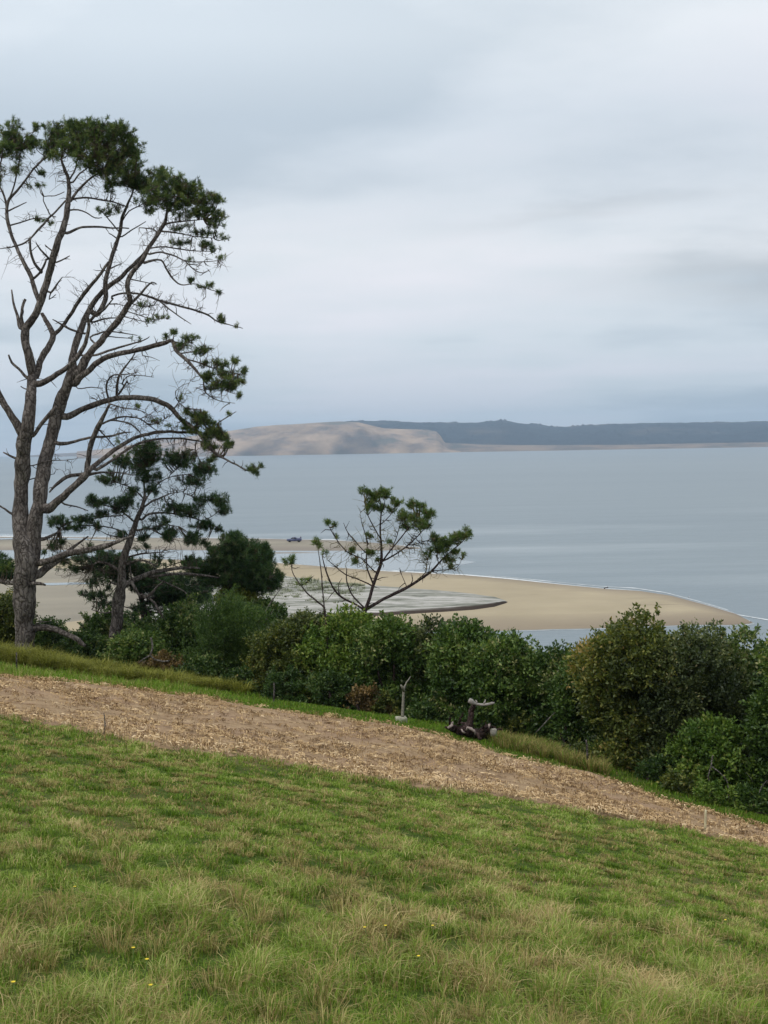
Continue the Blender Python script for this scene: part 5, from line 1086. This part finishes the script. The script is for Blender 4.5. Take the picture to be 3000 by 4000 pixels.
mb = MB(); q = spline(np.array([np.r_[S(a_, c_, 0.05), w_/2*sc1] for a_, c_, w_ in [(1831, 2736, 18), (1842, 2742, 22), (1856, 2748, 13), (1874, 2752, 12), (1895, 2752, 12), (1915, 2749, 10), (1932, 2745, 7)]]), 0.04); tube(mb, q[:, :3], q[:, 3], 8, 0.3, None, 6)
for a_, c_, a2, c2 in [(1862, 2748, 1858, 2734), (1890, 2750, 1896, 2732), (1915, 2748, 1924, 2742)]: tube(mb, np.array([S(a_, c_, .05), S((a_+a2)/2+2, (c_+c2)/2, .05), S(a2, c2, .05)]), [0.03, 0.022, 0.01], 5)
tag(mb.build('bare_branch', plain('bleached branch', (0.24, 0.22, 0.20), 0.8, 0.2, 0.25, 20), None, True), 'bleached bare branch resting across the top of the uprooted stump', 'branch')
mb = MB(); box(mb, S(1928, 2862, -0.12), (0.085, 0.06, 0.10), rotz(0.5), 0.035)
tag(mb.build('stone', plain('white lichen stone', (0.24, 0.225, 0.19), 0.9, 0.1, 0.35, 14)), 'pale lump of stone at the right end of the uprooted stump', 'stone')

# bare pale stems hanging out of the hedge on the right
sc7 = 1.659
for nm, lb, lines, dep in [
  ('dead_branch', 'forked bleached bare branch reaching the ground under the grey green bush', [[(1300, 1080, 10), (1290, 1150, 10), (1272, 1215, 9), (1285, 1262, 6)], [(1292, 1150, 9), (1350, 1195, 9), (1395, 1250, 8), (1402, 1320, 7), (1412, 1392, 4)], [(1400, 1300, 5), (1440, 1340, 4), (1480, 1365, 3)]], 28.6),
  ('dead_branch', 'short bleached twig poking out beside the thin leaning post', [[(280, 800, 5), (240, 840, 7), (200, 885, 7), (150, 935, 3)]], 32.5),
  ('dead_branch', 'pale bare twigs at the far right under the hedge', [[(1600, 1330, 8), (1620, 1280, 7), (1655, 1240, 5)], [(1560, 1250, 4), (1535, 1210, 4), (1515, 1190, 2)]], 28.3)]:
    mb = MB()
    for ln_ in lines:
        q = spline(np.array([np.r_[P(a_/sc7+2000, c_/sc7+2300, dep), w_/sc7/2*dep/F] for a_, c_, w_ in ln_]), 0.06); tube(mb, q[:, :3], q[:, 3], 6, 0.2)
    tag(mb.build(nm, M['weathered'], None, True), lb, 'branch', 'bleached branches under the hedge')
for lb, lines, dep in [('bleached twisted twigs at the left end of the hedge foot', [[(590, 2490, 8), (596, 2530, 8), (588, 2560, 7), (610, 2580, 5)], [(588, 2560, 7), (560, 2575, 5), (540, 2590, 3)], [(610, 2578, 7), (640, 2584, 8), (662, 2580, 4)]], 39.6),
                       ('pale leaning bare stem between the feathery shrub and the sapling', [[(985, 2500, 9), (1000, 2450, 8), (1030, 2400, 7), (1060, 2350, 5), (1095, 2300, 3)], [(1010, 2430, 5), (1040, 2420, 4), (1070, 2380, 3)]], 41.5)]:
    mb = MB()
    for ln_ in lines:
        q = spline(np.array([np.r_[P(a_, c_, dep), w_/2*dep/F] for a_, c_, w_ in ln_]), 0.06); tube(mb, q[:, :3], q[:, 3], 6, 0.2)
    tag(mb.build('dead_branch', M['weathered'], None, True), lb, 'branch', 'bleached branches under the hedge')

# pickup and a person on the sandbar
c0 = sea(1150, 2117, 0.42); yaw = math.radians(-8); Rz = rotz(yaw)
r = empty('pickup_truck', c0, 'dark blue pickup truck parked on the far sandbar', 'truck')
def TP(x, y, z): return c0+Rz@np.array([x, y, z])
paint = plain('dark blue paint', (0.035, 0.045, 0.12), 0.3, 0.5, 0.1); glass = plain('car glass', (0.03, 0.035, 0.045), 0.1, 0.6, 0.05); rub = plain('tyre rubber', (0.02, 0.02, 0.022), 0.8)
def prism(mb, prof, hw):
    n_ = len(prof); V = np.array([TP(x_, sy*hw, z_) for sy in (-1, 1) for x_, z_ in prof]); i_ = np.arange(n_)
    mb.add(V, [np.stack([i_, (i_+1) % n_, (i_+1) % n_+n_, i_+n_], -1), np.array([i_[::-1]]), np.array([i_+n_])])
mb = MB(); prism(mb, [(-2.6, 0.5), (-2.6, 1.05), (-1.0, 1.12), (-0.1, 1.15), (0.0, 1.02), (2.55, 0.98), (2.6, 0.5), (1.9, 0.38), (-1.9, 0.38)][::-1], 0.9); mb.build('body', paint, r)
mb = MB(); prism(mb, [(-1.35, 1.1), (-0.65, 1.72), (0.55, 1.75), (0.85, 1.05)][::-1], 0.78); cb = mb.build('cab', paint, r)
mb = MB(); prism(mb, [(-1.12, 1.16), (-0.60, 1.62), (0.50, 1.65), (0.70, 1.12)][::-1], 0.80); mb.build('window', glass, r)
for wx in (-1.65, 1.7):
    for wy in (-0.86, 0.86):
        mb = MB(); q = np.array([TP(wx, wy-0.13, 0.38), TP(wx, wy, 0.38), TP(wx, wy+0.13, 0.38)]); tube(mb, q, [0.36, 0.38, 0.36], 18); mb.build('wheel', rub, r, True)
mb = MB(); prism(mb, [(1.05, 0.98), (1.05, 1.45), (2.4, 1.5), (2.45, 0.98)][::-1], 0.7); mb.build('load', plain('grey tarpaulin', (0.16, 0.17, 0.26), 0.8), r)
def person(u, v, z, label, facing, shirt, trousers, seed, h=1.75):
    c = sea(u, v, z); r = empty('person', c, label, 'person'); R_ = rotz(facing); k = h/1.75
    def Q(x, y, zz_): return c+R_@(np.array([x, y, zz_])*k)
    import bmesh
    J = [(0, 0, .95), (0, 0, 1.15), (0, 0.01, 1.40), (0, 0.02, 1.50), (0, 0.03, 1.62), (0, 0.03, 1.72), (.19, 0, 1.40), (.25, -.03, 1.13), (.26, .08, .90), (-.19, 0, 1.40), (-.25, -.03, 1.13), (-.25, .10, .92), (.10, 0, .90), (.12, .06, .50), (.12, 0, .08), (.12, .16, .03), (-.10, 0, .90), (-.12, -.04, .50), (-.13, -.10, .08), (-.13, .06, .03)]
    Ed = [(0, 1), (1, 2), (2, 3), (3, 4), (4, 5), (2, 6), (6, 7), (7, 8), (2, 9), (9, 10), (10, 11), (0, 12), (12, 13), (13, 14), (14, 15), (0, 16), (16, 17), (17, 18), (18, 19)]
    Rr = [.15, .14, .15, .06, .09, .07, .06, .045, .035, .06, .045, .035, .09, .065, .045, .035, .09, .065, .045, .035]
    me = bpy.data.meshes.new('person_body'); me.from_pydata([tuple(Q(*j)-c) for j in J], Ed, []); o = bpy.data.objects.new('body', me); col.objects.link(o); o.parent = r
    sk = o.modifiers.new('skin', 'SKIN'); 
    if not me.skin_vertices: bpy.context.view_layer.objects.active = o
    for i_, sv in enumerate(me.skin_vertices[0].data): sv.radius = (Rr[i_]*k, Rr[i_]*k); sv.use_root = (i_ == 0)
    o.modifiers.new('sub', 'SUBSURF').levels = 1
    m, t, oo = newmat('clothing'); g = t.nodes.new('ShaderNodeTexCoord'); sp = t.nodes.new('ShaderNodeSeparateXYZ'); t.links.new(g.outputs['Object'], sp.inputs[0])
    cc = tramp(t, tmath(t, 'DIVIDE', sp.outputs[2], 2.0), [(0, trousers), (0.47, shirt), (0.75, (0.35, 0.22, 0.16)), (0.84, (0.05, 0.035, 0.03))], 'CONSTANT'); principled(t, oo, cc, 0.85, 0.2)
    me.materials.append(m); return r
person(1175, 2113, 0.40, 'person in dark clothes standing beside the blue truck on the sandbar', 0.6, (0.05, 0.05, 0.08), (0.04, 0.04, 0.05), 1)
person(1318, 2120, 0.35, 'person in dark clothes walking on the sandbar, seen through the small pine', 1.9, (0.06, 0.07, 0.12), (0.05, 0.05, 0.06), 2)
# driftwood and gulls at the water's edge
mb = MB(); c0 = sea(2369, 2299, 0.3)
q = np.array([c0+[-0.55, 0, 0.05], c0+[-0.1, 0.1, 0.15], c0+[0.5, 0, 0.12]]); q4 = spline(q, 0.15); tube(mb, q4, np.linspace(0.14, 0.07, len(q4)), 7, 0.3)
q = np.array([c0+[0.1, 0, 0.15], c0+[0.3, 0, 0.4], c0+[0.35, 0.1, 0.62]]); tube(mb, q, [0.07, 0.05, 0.02], 5)
tag(mb.build('driftwood', M['stumpwood'], None, True), 'dark piece of driftwood on the far edge of the sand spit', 'driftwood')
def gull(u, v, label, yaw_, z=0.12):
    c = sea(u, v, z); Rg = rotz(yaw_); o_ = lambda x, y, z_: c+Rg@np.array([x, y, z_])
    r = empty('gull', c, label, 'bird', 'gulls along the sand spit edge')
    mb = MB(); q = spline(np.array([np.r_[o_(x, 0, z_), w_] for x, z_, w_ in [(-0.30, .20, .012), (-0.20, .22, .05), (-0.05, .22, .085), (.10, .25, .07), (.17, .32, .04), (.21, .38, .045), (.26, .38, .03), (.33, .365, .008)]]), 0.03); tube(mb, q[:, :3], q[:, 3], 8); mb.build('body', plain('white feathers', (0.6, 0.6, 0.6), 0.8), r, True)
    for s_ in (-1, 1):
        mb = MB(); q = spline(np.array([np.r_[o_(x, s_*y_, z_), w_] for x, y_, z_, w_ in [(.10, .06, .25, .03), (-.05, .085, .25, .05), (-.22, .05, .23, .03), (-.36, .02, .21, .008)]]), 0.04); tube(mb, q[:, :3], q[:, 3], 6); mb.build('wing', plain('grey feathers', (0.16, 0.17, 0.19), 0.8), r, True)
        mb = MB(); tube(mb, np.array([o_(0, s_*.03, .18), o_(.01, s_*.03, .08), o_(0.03, s_*.03, 0)]), [.012, .010, .012], 5); mb.build('leg', plain('bird leg', (0.3, 0.08, 0.04), 0.7), r)
gull(2690, 2337, 'gull standing on the far edge of the spit where it narrows', 0.5)
gull(2932, 2432, 'gull standing at the very tip of the sand spit', 2.6)
gull(2120, 2274, 'gull standing on the wet far edge of the spit near its middle', 1.2)

# yellow flowers in the near grass
rw = np.random.default_rng(5)
yel = plain('yellow petals', (0.65, 0.50, 0.03), 0.6); stm = plain('flower stalk', (0.10, 0.17, 0.03), 0.6)
for i, (u_, v_, d_) in enumerate([(286, 3512, 8.5), (513, 3768, 6.2), (590, 3922, 5.4), (63, 3916, 5.2), (1437, 3670, 7.0), (1694, 3660, 7.4), (1509, 3662, 7.1), (2842, 3622, 10.5), (1648, 3788, 6.5), (560, 3815, 6.0)]):
    c = onground(u_, v_+22, d_); r = empty('yellow_flower', c, 'tiny yellow flower '+['in green grass left of the straw coloured tussocks', 'in the lower left of the pasture, upper one of a close pair', 'nearest the bottom edge, left of centre', 'at the far lower left edge of the pasture', 'in the middle of the pasture, left one of a row of three', 'in the middle of the pasture, right one of a row of three', 'in the middle of the pasture, between two others', 'at the right side of the pasture', 'right of centre, below the row of three', 'in the lower left of the pasture, lower one of a close pair'][i], 'flower', 'yellow flowers in the near pasture')
    tp_ = c+np.array([rw.uniform(-0.02, 0.02), 0, 0.11]); mb = MB(); tube(mb, np.array([c, (c+tp_)/2+[0.004, 0, 0], tp_]), [0.003, 0.0025, 0.002], 5); mb.build('stalk', stm, r)
    mb = MB(); a_ = np.arange(12)*math.pi/6; D = unit(np.stack([np.cos(a_), np.sin(a_), np.full(12, 0.45)], -1))
    quads_from(mb, np.repeat(tp_[None], 12, 0), D, unit(np.stack([-np.sin(a_), np.cos(a_), 0*a_], -1)), np.full(12, 0.012), np.full(12, 0.007), np.full(12, 0.5)); mb.build('petals', yel, r)

# tussocks of dune grass on the left of the pale dune island
lst = []; ru = np.random.default_rng(31)
for _ in range(520):
    u_ = 700+ru.uniform(0, 1)**0.9*720; v_ = ru.uniform(np.interp(u_, [700, 1080, 1380], [2285, 2250, 2284]), np.interp(u_, [700, 1080, 1380], [2340, 2325, 2292])) if ru.random() < 0.6 else ru.uniform(2262+max(0, u_-1080)*0.1, 2360)
    c = sea(u_, v_, 1.4); k = 26; r_ = 0.7*np.sqrt(ru.uniform(0, 1, k)); an = ru.uniform(0, 6.283, k)
    blades(lst, np.stack([c[0]+r_*np.cos(an), c[1]+r_*np.sin(an), np.full(k, 1.35)], -1), ru.uniform(0.4, 1.1)*ru.uniform(0.5, 1.1, k), 0.10*np.ones(k), ru.uniform(0.2, 1.0, k), ru, (ru.uniform(0, 1, k) < 0.35)*0.7, np.clip(0.45+0.25*ru.normal(size=k), 0, 1), an, 0.4)
m, t, o = newmat('dune grass'); c = tramp(t, tattr(t, 'rnd'), [(0, (0.11, 0.125, 0.07)), (0.5, (0.20, 0.22, 0.13)), (1, (0.33, 0.34, 0.23))]); principled(t, o, c, 0.8, 0.1)
build_blades('dune_grass', lst, m, 'grey green dune grass tussocks on the left of the pale dune island')
